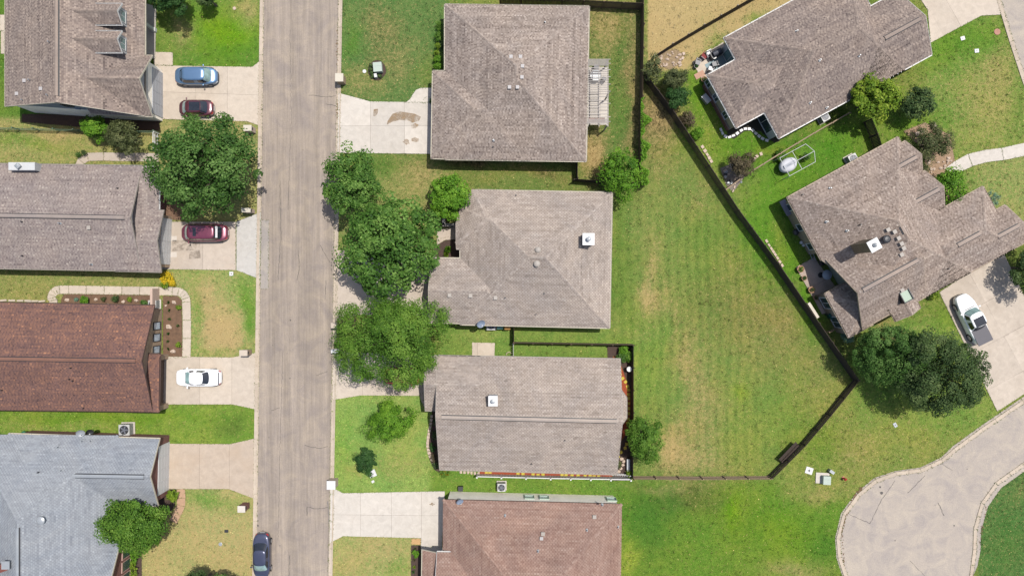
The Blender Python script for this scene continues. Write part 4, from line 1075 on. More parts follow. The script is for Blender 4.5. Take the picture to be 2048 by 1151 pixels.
# --- house 6, centre
h6 = house('house', 'central taupe-roofed house with a white metal chimney top, right of the biggest tree', 1060, 515)
G = []; he = 2.75
pl = P([(945, 379), (1224, 385), (1219, 655), (921, 646), (921, 498), (912, 497), (912, 440), (925, 408)], he)
pl = P([(921, 380), (1224, 385), (1219, 655), (921, 648)], he)
pl = [clip(ccw(pl), 1, 0, 1e9)][0]
pl = P([(950, 380), (1224, 385), (1219, 655), (921, 648), (921, 418)], he)
pls, _ = roof(h6, pl, he, [.5, .5, .5, .5, .5], RM['grey'], CREAM, 51, style='tab'); G.append((pl, pls))
walls(h6, pl, pls, BRICKT, .55)
pl = P([(944, 379), (1060, 382), (1060, 506), (912, 499), (911, 446), (920, 415)], he)
pls, _ = roof(h6, pl, he, [.5, .5, .5, None, .5, .5], RM['grey'], CREAM, 52, gutter=False, style='tab'); G.append((pl, pls))
pls2 = pls
walls(h6, pl, pls, BRICKT, .5)
pl = P([(863, 516), (1040, 518), (1040, 648), (858, 644)], he)
pls, _ = roof(h6, pl, he, [.5, .5, .5, None], RM['grey'], CREAM, 53, style='tab'); G.append((pl, pls))
walls(h6, pl, pls, BRICKT, [.3, .4, .45, .5])
x, y = W(1177, 478, 5.6); ch = MB().box((x, y, 4.4), (1.05, 1.05, 2.4)).build('chimney', SIDEW, h6)
MB().box((x, y, 5.63), (1.2, 1.2, .07)).build('chimney_cap', WHITE, ch); MB().tube((x, y, 5.6), (x, y, 6.0), .16, n=12).lathe((x, y, 6.0), [(.24, 0), (.24, .1), (.05, .16)], 12).build('flue_pipe', METAL, ch)
rvents(h6, G, [(1076, 499, 'turb', .30), (1074, 527, 'turb', .33), (899, 590, 'box'), (941, 591, 'box'), (991, 595, 'box'), (1011, 595, 'dpipe'), (1032, 390, 'dpipe'), (1089, 586, 'dpipe'), (1072, 628, 'dpipe'), (1010, 595, 'dpipe')])
m = MB(); x, y = W(888, 446); 
for (cx, cy, sx, sy) in ((889, 438, .3, 1.5), (902, 451, 1.7, .3)):
    x, y = W(cx, cy); m.box((x, y, .5), (sx, sy, 1.0))
m.build('planter_wall', plain('grey stone', C(170, 164, 156), .9, .15), h6)

# --- house 7
h7 = house('house', 'taupe side-gabled house behind the white picket fence, lower middle', 1060, 830)
G = []; he = 2.7
pl = P([(874, 711), (1241, 718), (1234, 948), (879, 938)], he)
pls, _ = roof(h7, pl, he, [.42, None, .42, None], RM['grey'], GREYT, 61, vent=True, style='tab'); G.append((pl, pls))
walls(h7, pl, pls, BRICKT, [.5, .45, .5, .45])
pl = P([(852, 711), (960, 713), (960, 822), (850, 820)], he)
pls, _ = roof(h7, pl, he, [.42, None, .42, None], RM['grey'], GREYT, 62, style='tab'); G.append((pl, pls))
walls(h7, pl, pls, BRICKT, [.5, .3, .3, .7])
pl = P([(1180, 776), (1241, 778), (1253, 795), (1253, 835), (1242, 850), (1180, 850)], he - .1)
pls, _ = roof(h7, pl, he - .1, [.3, .42, .42, .42, .3, None], RM['grey'], GREYT, 63, style='tab'); G.append((pl, pls))
walls(h7, pl, pls, BRICKT, .35)
x, y = W(986, 801, 5.4); ch = MB().box((x, y, 4.6), (.85, .95, 1.7)).build('chimney', SIDEW, h7)
MB().box((x, y, 5.5), (.95, 1.05, .07)).build('chimney_cap', WHITE, ch); MB().tube((x, y, 5.5), (x, y, 5.8), .14, n=10).lathe((x, y, 5.8), [(.22, 0), (.2, .1), (.05, .14)], 10).build('flue_pipe', METAL, ch)
rvents(h7, G, [(1063, 927, 'dpipe'), (1130, 880, 'dpipe')])

# --- house 8
h8 = house('house', 'rose-brown roofed house with a white brick wall, bottom middle', 1060, 1080)
G = []; he = 2.8
pl = P([(886, 998), (1244, 1007), (1240, 1290), (884, 1290)], he)
pls, _ = roof(h8, pl, he, [.5, .5, .5, .5], RM['rose'], plain('brown gutter', C(150, 118, 104), .6, .1), 71, vent=True, gutter=False, style='tab'); G.append((pl, pls))
wp = walls(h8, pl, pls, BRICKW, [-.02, .5, .5, .5])
a, b, d, o = wall_frame(wp, 0)
SAGE = plain('sage window trim', C(190, 210, 190), .6, .05)
for px_ in (1058, 1087, 1219):
    t_ = (Vector(W(px_, 985)) - a).dot(d); window(h8, a, d, o, t_, .95, 1.0, 2.1, SAGE, BLIND, 0, .12)
pl = P([(874, 1103), (1030, 1106), (1030, 1290), (870, 1290)], 3.3)
pls, _ = roof(h8, pl, 3.3, [.42, .42, .42, None], RM['rose'], WHITE, 72, gutter=True, vent=True, style='tab'); G.append((pl, pls))
walls(h8, pl, pls, BRICKW, .35)
pl = P([(845, 1099), (885, 1101), (882, 1300), (842, 1300)], 2.5)
pls, _ = roof(h8, pl, 2.5, [None, None, None, .4], RM['rose'], CREAM, 73, style='tab'); G.append((pl, pls))
x, y = W(849, 1104); MB().box((x + .2, y, 1.2), (.3, .3, 2.4)).build('porch_column', WHITE, h8)
rvents(h8, G, [(1010, 1031, 'pipe'), (1189, 1033, 'box'), (1086, 1067, 'box'), (1083, 1076, 'wbox'), (1174, 1060, 'pipe'), (1076, 1102, 'pipe'), (1205, 1009, 'pipe'), (1236, 1053, 'pipe')])

# --- house 9, top right, turned about 29 degrees
RT = math.atan2(.479, .878)
h9 = house('house', 'rotated grey-brown roofed house with beige walls, top right', 1640, 110)
G = []; he = 2.7; O9 = (1415, 150)
for args, pit, sd_, ov, tr in (((65, -49, 352, 179), [.5, .75, .5, .5], 81, [.5, .5, .35, .15], WHITE), ((0, 0, 260, 120), [.5, .5, .5, .5], 82, [.4, .5, .3, .12], WHITE), ((240, 36, 414, 179), [.5, None, .5, .5], 83, [.5, .5, .5, .5], WHITE)):
    pl = uvrect(O9, *args, he); pls, _ = roof(h9, pl, he, pit, RM['dim'], tr, sd_, vent=(sd_ == 83)); G.append((pl, pls))
    wp = walls(h9, pl, pls, plain('beige siding wall', C(206, 190, 160), .8, .06) if sd_ == 82 else SIDEW, ov)
    a, b, d, o = wall_frame(wp, 3)
    if sd_ == 82:
        for t_ in (1.5, 3.6, 5.3): window(h9, a, d, o, t_, .8, .9, 2.1, WHITE, PANE, 1)
        q = a.lerp(b, .5) + o * .12; MB().box((q.x, q.y, .45), ((a - b).length, .1, .9), math.atan2(d.y, d.x)).build('brick_band', BRICKR, h9)
    if sd_ == 81:
        window(h9, a, d, o, 2.0, 2.6, .3, 2.2, WHITE, PANE, 1); window(h9, a, d, o, 9.6, 1.8, .2, 2.2, WHITE, PANEG, 1)
rvents(h9, G, [(1594, 62, 'pipe'), (1719, 111, 'pipe'), (1621, 205, 'pipe'), (1654, 215, 'pipe'), (1640, 120, 'pipe')], RT)

# --- house 10, right
h10 = house('house', 'largest rotated house with many gables and a white-capped chimney, right side', 1790, 470)
G = []; he = 2.9; O10 = (1575, 395); WM = RM['warm']; WARM = plain('sand trim', C(206, 186, 162), .7, .06)
for k, (args, pit, ov, wmt, hh, vn) in enumerate([
   (((0, 0), (252, 0), (252, 306), (72, 306), (0, 142)), [.55, .62, .55, None, .55], [.5, .5, .5, .5, .25], STONEW, 2.9, True),
   ((118, 8, 250, 120), [.55, .5, .5, None], [.5, .5, .5, .5], STONEW, 2.9, False),
   ((150, 14, 262, 85), [.7, None, .7, .7], [.4, .5, .4, .4], STONEW, 2.9, True),
   ((150, 85, 268, 166), [.7, None, .7, .7], [.4, .5, .4, .4], STONEW, 2.9, True),
   ((150, 168, 354, 306), [.55, .62, .55, .55], [.5, .5, .5, .5], STONEW, 2.9, True),
   ((305, 222, 376, 306), [.54, None, .54, None], [.4, .5, .4, .4], STONEW, 2.9, True),
   ((6, 138, 150, 302), [.72, None, .72, None], [.25, .5, .25, 1.2], SIDEG, 2.9, True),
   ((-26, 205, 30, 304), [.45, None, .45, .45], [.3, .3, .3, .12], STONEW, 2.6, False),
   ((72, 240, 128, 321), [.5, .5, None, .5], [.3, .3, .5, .3], STONEW, 2.9, False)]):
    pl = uvrect(O10, *args, hh) if len(args) == 4 else P([(O10[0] + u * UX + v * VX, O10[1] + u * UY + v * VY) for u, v in args], hh); pls, _ = roof(h10, pl, hh, pit, WM, WARM, 91 + k, vent=vn, gutter=(k != 1)); G.append((pl, pls))
    wp = walls(h10, pl, pls, wmt, ov, edges=(0, 1, 2, 4) if k == 0 else None)
    a, b, d, o = wall_frame(wp, 4 if k == 0 else 3)
    if k == 0:
        for t_ in (.9, 3.2, 5.6): window(h10, a, d, o, t_, .75, .9, 2.1, WHITE, PANE, 0)
    if k == 7:
        window(h10, a, d, o, 1.4, 1.3, .5, 2.2, WHITE, PANE, 1); window(h10, a, d, o, 3.7, 1.3, .5, 2.2, WHITE, PANE, 1)
zz = 7.7; x, y = W(1748, 490, zz); ch = MB().box((x, y, zz - 2.0), (1.0, 1.0, 4.0), RT).build('chimney', bricks('chimney stone', C(176, 148, 112), C(146, 120, 92), C(170, 160, 140)), h10)
MB().box((x, y, zz + .04), (1.15, 1.15, .1), RT).build('chimney_cap', WHITE, ch)
MB().lathe((x, y, zz + .1), [(.22, 0), (.22, .12), (.04, .3)], 10).build('flue_pipe', METAL, ch)
rvents(h10, G, [(1654, 443, 'pipe'), (1695, 461, 'pipe'), (1721, 449, 'dpipe'), (1605, 389, 'dpipe'), (1661, 376, 'pipe'), (1773, 478, 'turb', .40, DARK), (1777, 459, 'box'), (1790, 463, 'box'), (1798, 476, 'box'), (1804, 487, 'box'), (1808, 496, 'box'), (1804, 509, 'box'), (1778, 620, 'dpipe'), (1897, 537, 'dpipe'), (1805, 580, 'box')], RT)
z = roofz(G, 1808, 590); x, y = W(1808, 590, z); sk = MB()
ang = RT
for du, dv, su, sv in ((-.5, 0, .08, 1.3), (.5, 0, .08, 1.3), (0, -.65, 1.08, .08), (0, .65, 1.08, .08)):
    sk.box((x + du * math.cos(ang) - dv * math.sin(ang), y + du * math.sin(ang) + dv * math.cos(ang), z + .1), (su, sv, .7), ang)
sk = sk.build('skylight', METALD, h10); MB().box((x, y, z + .06), (1.0, 1.26, .5), ang).build('pane', plain('sage skylight', C(186, 206, 182), .3, .05), sk)

# ------------------------------------------------------------------ fences
def fence(label, pts, h, mat, w=.14, bay=2.4, name='fence', cat='fence', gap=.012, rails=True, side=1, capmat=None, scallop=0.0, postmat=None, th=.02, posth=.06, postw=.1, lean=0.0, seed=0, cap=0):
    rr = random.Random(seed); pl = [Vector(q) for q in P(pts)]
    t = thing(name, label, cat, (pl[0].x, pl[0].y, 0)); pk = MB(); postmat = postmat or mat
    for i in range(len(pl) - 1):
        a, b = pl[i], pl[i + 1]; ln = (b - a).length; d = (b - a).normalized(); s = Vector((-d.y, d.x)) * side; ang = math.atan2(d.y, d.x)
        nb = max(1, round(ln / bay))
        for k in range(nb + (1 if i == len(pl) - 2 else 0)):
            p = a.lerp(b, k / nb) + s * .06; MB().box((p.x, p.y, (h + posth) / 2), (postw, postw, h + posth), ang).build('post', postmat, t)
        if rails:
            for k in range(nb):
                for z in (.3, h - .3):
                    p = a.lerp(b, (k + .5) / nb) + s * .035; MB().box((p.x, p.y, z), (ln / nb - .1, .04, .09), ang).build('rail', postmat, t)
        if cap:
            for k in range(nb):
                p = a.lerp(b, (k + .5) / nb); MB().box((p.x, p.y, h - scallop * .5 + .03), (ln / nb - .1, cap, .04), ang).build('top_rail', mat, t)
        n = int(ln / w)
        for k in range(n):
            p = a.lerp(b, (k + .5) / n); hh = h + rr.uniform(-.02, .02); f = ((k + .5) / n * nb) % 1
            hh -= scallop * math.sin(math.pi * f)
            pk.box((p.x - s.x * .0, p.y - s.y * .0, hh / 2), (ln / n - gap, th, hh), ang + rr.uniform(-.01, .01))
    pk.build('picket', capmat or mat, t, kind='stuff')
    return t
fence('tall brown wooden fence running down from the top, between pergola lawn and tan field', [(1281, -40), (1281.5, 60), (1279, 200), (1276, 352)], 1.85, WOODF, side=1, seed=1)
fence('brown wooden fence along the very top above the square tan house', [(1000, 10), (1165, 14), (1281, 20)], 1.8, WOODF, side=-1, seed=2)
fence('long dark wooden fence slanting down the right side of the big empty lawn', [(1284, 156), (1338, 227), (1410, 336), (1468, 424), (1545, 528), (1625, 645), (1703, 757)], 1.7, WOODD, side=1, seed=3, cap=.05)
fence('dark wooden fence from the right corner down to the lower lawn, with a broken panel', [(1706, 759), (1652, 826), (1602, 885), (1537, 950)], 1.3, WOODD, side=-1, seed=4, capmat=WOODF)
fence('low wooden fence along the bottom of the big empty lawn', [(1535, 951), (1400, 952), (1262, 951)], 1.3, WOODL, side=-1, seed=5)
fence('brown wooden fence between the central and lower middle houses', [(1028, 683), (1140, 685), (1262, 687)], 1.6, WOODF, side=-1, seed=6)
fence('dark wooden fence behind the yellow stepping stones', [(1262, 688), (1262, 820), (1261, 950)], 1.6, WOODD, side=1, seed=7)
fence('short brown gate fence beside the central house and its bins', [(1028, 652), (1028, 682)], 1.7, WOODF, side=-1, seed=8, bay=1.6)
fence('short white lattice gate beside the lower middle house', [(1027, 686), (1027, 712)], 1.1, WHITE, w=.22, gap=.11, side=-1, seed=9, bay=1.4)
fence('white scalloped picket fence along the lower middle house', [(955, 946.5), (1100, 950), (1258, 952.5)], 1.15, WHITE, w=.16, gap=.07, bay=2.35, scallop=.14, side=-1, postw=.16, posth=.2, seed=10, th=.03, cap=.10)
fence('short white picket return inside the back corner', [(1222, 945), (1258, 947)], 1.0, WHITE, w=.22, gap=.11, bay=2, side=1, seed=11)
fence('dark wooden fence with pale posts between the tan field and the top right house', [(1303, 121), (1340, 97), (1402, 60), (1500, 4), (1560, -30)], 1.5, WOODD, side=1, seed=12, postmat=plain('pale post', C(190, 176, 156), .9, .1))
fence('pale weathered fence between the two rotated houses', [(1444, 383), (1486, 352), (1552, 311), (1620, 270), (1690, 230)], 1.2, WOODL, side=-1, seed=13, th=.03, cap=.12)
fence('short dark wooden fence between the two rotated houses, by the round tree', [(1727, 245), (1739, 275), (1748, 302)], 1.8, WOODD, side=-1, seed=14)
fence('thin green wire fence behind the top left house', [(0, 260), (160, 264), (318, 267)], 1.2, plain('green wire', C(120, 150, 120), .6, .1), w=.25, gap=.21, side=1, seed=15, th=.012)
fence('thin white rail fence beside the second left house walk', [(317, 268), (317, 306)], 1.1, WHITE, w=.6, gap=.54, bay=1.5, side=1, seed=16, th=.03, cap=.08)
fence('short dark fence behind the upper middle house, right corner', [(1152, 322), (1152, 360)], 1.7, WOODD, side=1, seed=17)
fence('dark fence under the bright bushy tree behind the upper middle house', [(1146, 362), (1212, 367), (1274, 370)], 1.6, WOODD, side=-1, seed=18)
fence('two-rail pale gate fence behind the large right house', [(1651, 664), (1676, 652)], 1.0, WOODL, w=.5, gap=.44, bay=1.5, side=1, seed=19)
# the broken panel lying against the fence
x, y = W(1579, 905, .6); m = MB(); m.box((x, y, .55), (2.6, .9, .04), math.radians(46), tilt=(0, .55))
for k in (-1, 1): m.box((x, y + .0, .60), (2.6, .07, .05), math.radians(46), tilt=(0, .55))
tag(m.build('loose_fence_panel', WOODD), 'loose dark fence panel leaning against the inside of the corner fence', 'fence panel')

# ------------------------------------------------------------------ leaves, trees, shrubs
LM = {
 'maple': leafmat('leaves mid green', (.012, .036, .006), (.036, .084, .014), (.100, .170, .042)),
 'oak': leafmat('leaves deep green', (.012, .028, .008), (.036, .064, .018), (.100, .138, .046)),
 'feather': leafmat('leaves fresh green', (.018, .052, .005), (.054, .120, .012), (.125, .205, .030)),
 'broad': leafmat('leaves broad green', (.014, .044, .006), (.046, .106, .015), (.130, .215, .045)),
 'bright': leafmat('leaves bright green', (.024, .070, .005), (.066, .155, .010), (.140, .250, .024)),
 'olive': leafmat('leaves olive', (.022, .032, .010), (.052, .064, .022), (.120, .128, .052)),
 'lime': leafmat('leaves lime', (.036, .076, .004), (.090, .150, .010), (.200, .250, .028)),
 'dark': leafmat('leaves dark green', (.007, .024, .006), (.018, .050, .010), (.050, .105, .028)),
 'red': leafmat('leaves dull red brown', (.030, .022, .012), (.064, .052, .028), (.130, .104, .056)),
 'blue': leafmat('leaves blue green', (.045, .090, .058), (.090, .160, .108), (.150, .245, .170)),
 'yellow': leafmat('leaves yellow', (.14, .12, .005), (.38, .28, .01), (.58, .38, .02)),
 'bloom': leafmat('blossom red', (.16, .02, .03), (.30, .05, .06), (.45, .14, .12)),
}
def leaf_cloud(name, cen, nor, size, tone, mat, parent, aspect=.62):
    "one kite-shaped leaf face per centre"
    n = len(cen); nor = nor / np.linalg.norm(nor, axis=1, keepdims=True)
    r = NR.normal(size=(n, 3)); t = np.cross(nor, r); t /= np.linalg.norm(t, axis=1, keepdims=True); b = np.cross(nor, t)
    s = size[:, None]
    A = np.stack([cen - t * s * .5, cen + b * s * .5 * aspect + nor * s * .05, cen + t * s * .5 - nor * s * .10, cen - b * s * .5 * aspect + nor * s * .05], 1).reshape(-1, 3)
    A = A - np.array(origin(parent))
    return quadmesh(name, A, tone, mat, parent)
def crown(parent, X, Y, zc, Rx, Rz, kind, leaf=.24, clump=.75, nc=None, per=70, seed=1, squash=.72, lobes=7, Ry=None, low=-.35, name='crown', jag=.28, spike=0.0):
    g = np.random.default_rng(seed); Ry = Ry or Rx
    nc = nc or int(5.2 * Rx * Rx / (clump * clump) * .66)
    d = g.normal(size=(nc * 3, 3)); d /= np.linalg.norm(d, axis=1, keepdims=True); d = d[d[:, 2] > low][:nc]; nc = len(d)
    ld = g.normal(size=(lobes, 3)); ld /= np.linalg.norm(ld, axis=1, keepdims=True)
    lob = np.max(np.clip(d @ ld.T, 0, 1) ** 6, axis=1)
    rad = (.70 + .30 * g.random(nc) ** .6) * (1 - jag * .5 + jag * lob + g.normal(0, .04, nc))
    cc = np.stack([X + d[:, 0] * (Rx - clump * .5) * rad, Y + d[:, 1] * (Ry - clump * .5) * rad, zc + d[:, 2] * (Rz - clump * .3) * rad], 1)
    ctone = g.normal(0, .12, nc)
    q = g.normal(size=(nc, per, 3)); q /= np.linalg.norm(q, axis=2, keepdims=True); q[:, :, 2] = np.abs(q[:, :, 2]) * .9 - .12
    rr = clump * g.choice([.7, 1.0, 1.25], (nc, 1, 1)) * (.45 + .55 * g.random((nc, per, 1)) ** .5) * (.7 + .6 * g.random((nc, 1, 1)))
    if spike:
        out = d.copy(); out[:, 2] *= .4; q = q + out[:, None, :] * (spike * g.random((nc, per, 1)) * 1.6)
    pos = cc[:, None, :] + q * rr * np.array([1, 1, squash]); nor = q + np.array([0, 0, .9]) + d[:, None, :] * .35 + g.normal(0, .38, q.shape)
    sec = .10 * np.sin(3 * np.arctan2(d[:, 1], d[:, 0]) + seed) + .06 * np.sin(9 * d[:, 0] + 7 * d[:, 1] + seed)
    tone = .48 + ctone[:, None] + sec[:, None] + g.normal(0, .17, (nc, per)) + .10 * q[:, :, 2]  # leaves higher in a clump toned lighter, shading painted into the tone
    # sparse inner leaves so the crown is not hollow
    n2 = nc * per // 3; e = g.normal(size=(n2, 3)); e /= np.linalg.norm(e, axis=1, keepdims=True)
    p2 = np.array([X, Y, zc]) + e * np.array([Rx, Ry, Rz]) * (.25 + .5 * g.random((n2, 1))); p2 = p2[p2[:, 2] > .3]
    pos = np.concatenate([pos.reshape(-1, 3), p2]); nor = np.concatenate([nor.reshape(-1, 3), np.tile([0, 0, 1.0], (len(p2), 1)) + g.normal(0, .5, (len(p2), 3))])
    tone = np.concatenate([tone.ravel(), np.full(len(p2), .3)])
    k = pos[:, 2] > .05; pos, nor, tone = pos[k], nor[k], tone[k]
    size = leaf * (.65 + .7 * g.random(len(pos)))
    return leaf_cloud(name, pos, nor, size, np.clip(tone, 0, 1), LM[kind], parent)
def tree(px, py, R_px, h, kind, label, cat='tree', name='tree', group=None, leaf=.24, clump=.75, per=70, seed=1, Ry_px=None, rz=None, trunk=.22, **kw):
    zc = h * .60; X, Y = W(px, py, zc); k = (1 - zc / HC) / PPM; Rx = R_px * k; Ry = (Ry_px or R_px) * k; Rz = rz or min(h * .40, Rx * .85)
    t = thing(name, label, cat, (X, Y, 0), group=group); rr = random.Random(seed)
    m = MB(); top = zc + Rz * .15; m.tube((X, Y, -.02), (X, Y, .35), trunk * 1.5, trunk, 9); m.tube((X, Y, .35), (X, Y, top * .55), trunk, trunk * .75, 9)
    for i in range(7):
        a = i * 2.4 + rr.uniform(-.3, .3); e = (X + math.cos(a) * Rx * .55, Y + math.sin(a) * Ry * .55, zc + Rz * rr.uniform(.0, .5)); s = (X, Y, top * rr.uniform(.40, .55))
        md = tuple((s[j] + e[j]) / 2 + (0, 0, .25)[j] for j in range(3)); m.tube(s, md, trunk * .5, trunk * .3, 6); m.tube(md, e, trunk * .3, trunk * .1, 6)
        for q in range(2):
            e2 = (md[0] + rr.uniform(-1, 1) * Rx * .35, md[1] + rr.uniform(-1, 1) * Ry * .35, md[2] + rr.uniform(.3, .8) * Rz * .5); m.tube(md, e2, trunk * .2, trunk * .06, 5)
    m.build('trunk', BARK, t)
    crown(t, X, Y, zc, Rx, Rz, kind, leaf, clump, None, per, seed, Ry=Ry, **kw)
    return t
def shrub(px, py, R_px, h, kind, label, cat='shrub', group=None, leaf=.12, clump=.22, per=26, seed=1, Ry_px=None, name='shrub', **kw):
    zc = h * .45; X, Y = W(px, py, zc); k = (1 - zc / HC) / PPM; Rx = R_px * k
    t = thing(name, label, cat, (X, Y, 0), group=group); m = MB(); rr = random.Random(seed)
    for i in range(4):
        a = i * 1.6; m.tube((X, Y, -.01), (X + math.cos(a) * Rx * .4, Y + math.sin(a) * Rx * .4, h * .6), .03, .012, 5)
    m.build('stem', BARK, t)
    crown(t, X, Y, zc, Rx, h * .52, kind, leaf, clump, None, per, seed, Ry=(Ry_px or R_px) * k, low=-.15, name='foliage', **kw)
    return t
def tuft(px, py, R_px, h, kind, label, cat='plant', n=60, seed=1, group=None, name='spiky_plant', wd=.04):
    g = np.random.default_rng(seed); X, Y = W(px, py); Rm = R_px / PPM; t = thing(name, label, cat, (X, Y, 0), group=group)
    a = g.random(n) * 2 * np.pi; el = .25 + g.random(n) * 1.1; ln = Rm * (.7 + .4 * g.random(n)); d = np.stack([np.cos(a) * np.cos(el), np.sin(a) * np.cos(el), np.sin(el) * h / Rm], 1)
    s = np.stack([-np.sin(a), np.cos(a), 0 * a], 1) * wd; b0 = np.array([X, Y, .02]); tip = b0 + d * ln[:, None] / np.cos(.3); mid = b0 + d * ln[:, None] * .5
    A = np.stack([np.broadcast_to(b0, tip.shape) - s * .5, mid - s, tip, mid + s], 1).reshape(-1, 3) - np.array(t.location)
    quadmesh('leaf_blade', A, np.clip(g.normal(.55, .2, n), 0, 1), LM[kind], t)
    return t

tree(406, 333, 111, 9.5, 'maple', 'very large round green tree in front of the second left house', 'tree', seed=21, leaf=.27, clump=.85, per=75, Ry_px=104, trunk=.3, jag=.30, lobes=10)
tree(703, 365, 66, 7.5, 'broad', 'mid-sized green tree overhanging the street edge, above the biggest tree', 'tree', seed=22, leaf=.24, clump=.7, Ry_px=76, jag=.3)
tree(773, 492, 101, 9.0, 'broad', 'biggest leafy tree in front of the central house', 'tree', seed=23, leaf=.30, clump=.80, per=72, Ry_px=101, trunk=.3, jag=.30, lobes=12)
tree(784, 679, 108, 8.6, 'feather', 'wide feathery fresh-green tree over the red car and driveway', 'tree', seed=24, leaf=.17, clump=.75, per=150, Ry_px=97, trunk=.25, jag=.45, spike=.5, lobes=12)
tree(897, 394, 45, 5.5, 'bright', 'round clipped-looking green tree at the corner of the central house', 'tree', seed=25, leaf=.22, clump=.5, per=55, jag=.15, Ry_px=46, trunk=.14)
tree(1236, 348, 44, 5.0, 'bright', 'loose bright green tree at the back fence corner', 'tree', seed=26, leaf=.20, clump=.55, per=55, jag=.5, Ry_px=50, trunk=.12, spike=.4)
tree(1291, 877, 40, 5.0, 'feather', 'green tree growing over the fence behind the lower middle house', 'tree', seed=27, leaf=.16, clump=.5, per=90, jag=.3, Ry_px=50, trunk=.14)
tree(779, 845, 43, 4.2, 'bright', 'young feathery tree on the lower front lawn', 'tree', seed=28, leaf=.15, clump=.45, per=75, jag=.6, lobes=9, trunk=.08, spike=.7, Ry_px=38)
tree(731, 922, 25, 3.6, 'dark', 'small dark green tree beside white utility pads on the lower front lawn', 'tree', seed=29, leaf=.17, clump=.4, per=60, jag=.35, trunk=.08, Ry_px=28)
tree(272, 1050, 76, 6.5, 'feather', 'bushy bright olive tree in front of the slate-grey house', 'tree', seed=30, leaf=.18, clump=.6, per=95, jag=.25, Ry_px=56, trunk=.18)
tree(1748, 198, 47, 5.6, 'lime', 'round yellow-green tree beside the top right house', 'tree', seed=31, leaf=.26, clump=.55, per=52, jag=.2, Ry_px=47, trunk=.15)
tree(1832, 207, 34, 3.8, 'oak', 'small round dark green tree on the open lawn at the upper right', 'tree', seed=32, leaf=.22, clump=.5, per=50, jag=.2, trunk=.1)
tree(1782, 708, 76, 7.0, 'maple', 'mid green tree left of the dark oak by the pickup driveway', 'tree', seed=33, leaf=.15, clump=.55, per=95, jag=.25, Ry_px=62, trunk=.2)
tree(1876, 742, 93, 8.6, 'oak', 'large dark olive oak beside the wide driveway', 'tree', seed=34, leaf=.18, clump=.75, per=150, jag=.28, Ry_px=84, trunk=.3, lobes=12)
tree(192, 258, 28, 3.5, 'bright', 'small bright green tree at the wire fence, upper left', 'tree', seed=35, leaf=.16, clump=.4, per=55, jag=.25, trunk=.08)
tree(245, 270, 38, 4.2, 'olive', 'olive-brown leafed tree next to the small bright tree, upper left', 'tree', seed=36, leaf=.17, clump=.45, per=45, jag=.45, trunk=.1)
tree(338, -14, 44, 6.0, 'dark', 'dark tree cut by the top edge in front of the porch', 'tree', seed=37, leaf=.2, clump=.5, per=60, jag=.4, trunk=.15)
tree(412, -8, 20, 4.0, 'oak', 'small dark tree tip at the top edge of the upper left lawn', 'tree', seed=38, leaf=.18, clump=.4, per=50, jag=.4, trunk=.1)
tree(395, 1172, 36, 5.0, 'oak', 'dark tree top poking in at the bottom left edge', 'tree', seed=39, leaf=.18, clump=.45, per=60, jag=.5, trunk=.12)
tree(448, 1180, 34, 4.6, 'maple', 'second tree top poking in at the bottom edge, nearer the street', 'tree', seed=40, leaf=.18, clump=.45, per=60, jag=.5, trunk=.12)
tree(1350, 158, 27, 3.2, 'olive', 'olive-green bushy tree at the point of the diagonal fence', 'tree', seed=41, leaf=.17, clump=.4, per=50, jag=.4, trunk=.08, Ry_px=22)
tree(1306, 138, 20, 3.4, 'olive', 'dusky tree tangled in the top fence corner by the tan field', 'tree', seed=42, leaf=.17, clump=.4, per=45, jag=.5, trunk=.08, Ry_px=26)
tree(1355, 192, 26, 3.2, 'dark', 'dense dark green bushy tree just inside the diagonal fence', 'tree', seed=43, leaf=.17, clump=.4, per=60, jag=.25, trunk=.08)
tree(1482, 330, 28, 3.4, 'red', 'dark reddish shrubby tree at the fence junction between rotated houses', 'tree', seed=44, leaf=.15, clump=.35, per=42, jag=.6, trunk=.08, spike=.5, Ry_px=24)
tree(1866, 286, 40, 3.4, 'olive', 'spreading dusky juniper at the front corner of the large right house', 'tree', seed=45, leaf=.15, clump=.5, per=70, jag=.5, trunk=.1, spike=.6, Ry_px=36)
tree(1902, 372, 34, 3.6, 'bright', 'bright green leafy tree against the front of the large right house', 'tree', seed=46, leaf=.19, clump=.45, per=55, jag=.4, trunk=.1, Ry_px=40)
tree(2064, 535, 40, 4.6, 'oak', 'dark tree cut by the right edge above the wide driveway', 'tree', seed=47, leaf=.18, clump=.5, per=70, jag=.4, trunk=.15, Ry_px=60)
shrub(1375, 238, 17, 1.6, 'red', 'rose bush with red blossom beside the diagonal fence', 'bush', seed=51, leaf=.13, jag=.3, clump=.25)
shrub(1394, 266, 13, 1.6, 'bright', 'bright green bush below the rose bush at the diagonal fence', 'bush', seed=52, leaf=.14, jag=.4)
shrub(1612, 313, 9, 1.3, 'maple', 'small round green bush just below the pale fence', 'bush', seed=53)
shrub(1564, 312, 14, 1.2, 'feather', 'green bush beside the white swing frame', 'bush', seed=54, jag=.4)
shrub(1693, 673, 14, 2.0, 'blue', 'blue-green conifer bush by the gate behind the large right house', 'bush', seed=55, leaf=.10)
shrub(1983, 398, 12, 1.6, 'blue', 'blue-green bush at the front of the right garage wing', 'bush', seed=56, leaf=.10, Ry_px=18)
shrub(1844, 340, 15, 1.2, 'olive', 'low dry-looking bush against the large right house front', 'bush', seed=57, leaf=.12)
shrub(1866, 588, 12, .9, 'lime', 'low lime bush beside the driveway of the large right house', 'bush', seed=58)
shrub(1860, 574+14, 7, .8, 'oak', 'small dark plant by the garage corner of the large right house', 'bush', seed=59)
shrub(334, 555, 14, 1.1, 'yellow', 'yellow flowering bush by the corner of the second left house', 'bush', seed=60, leaf=.12)
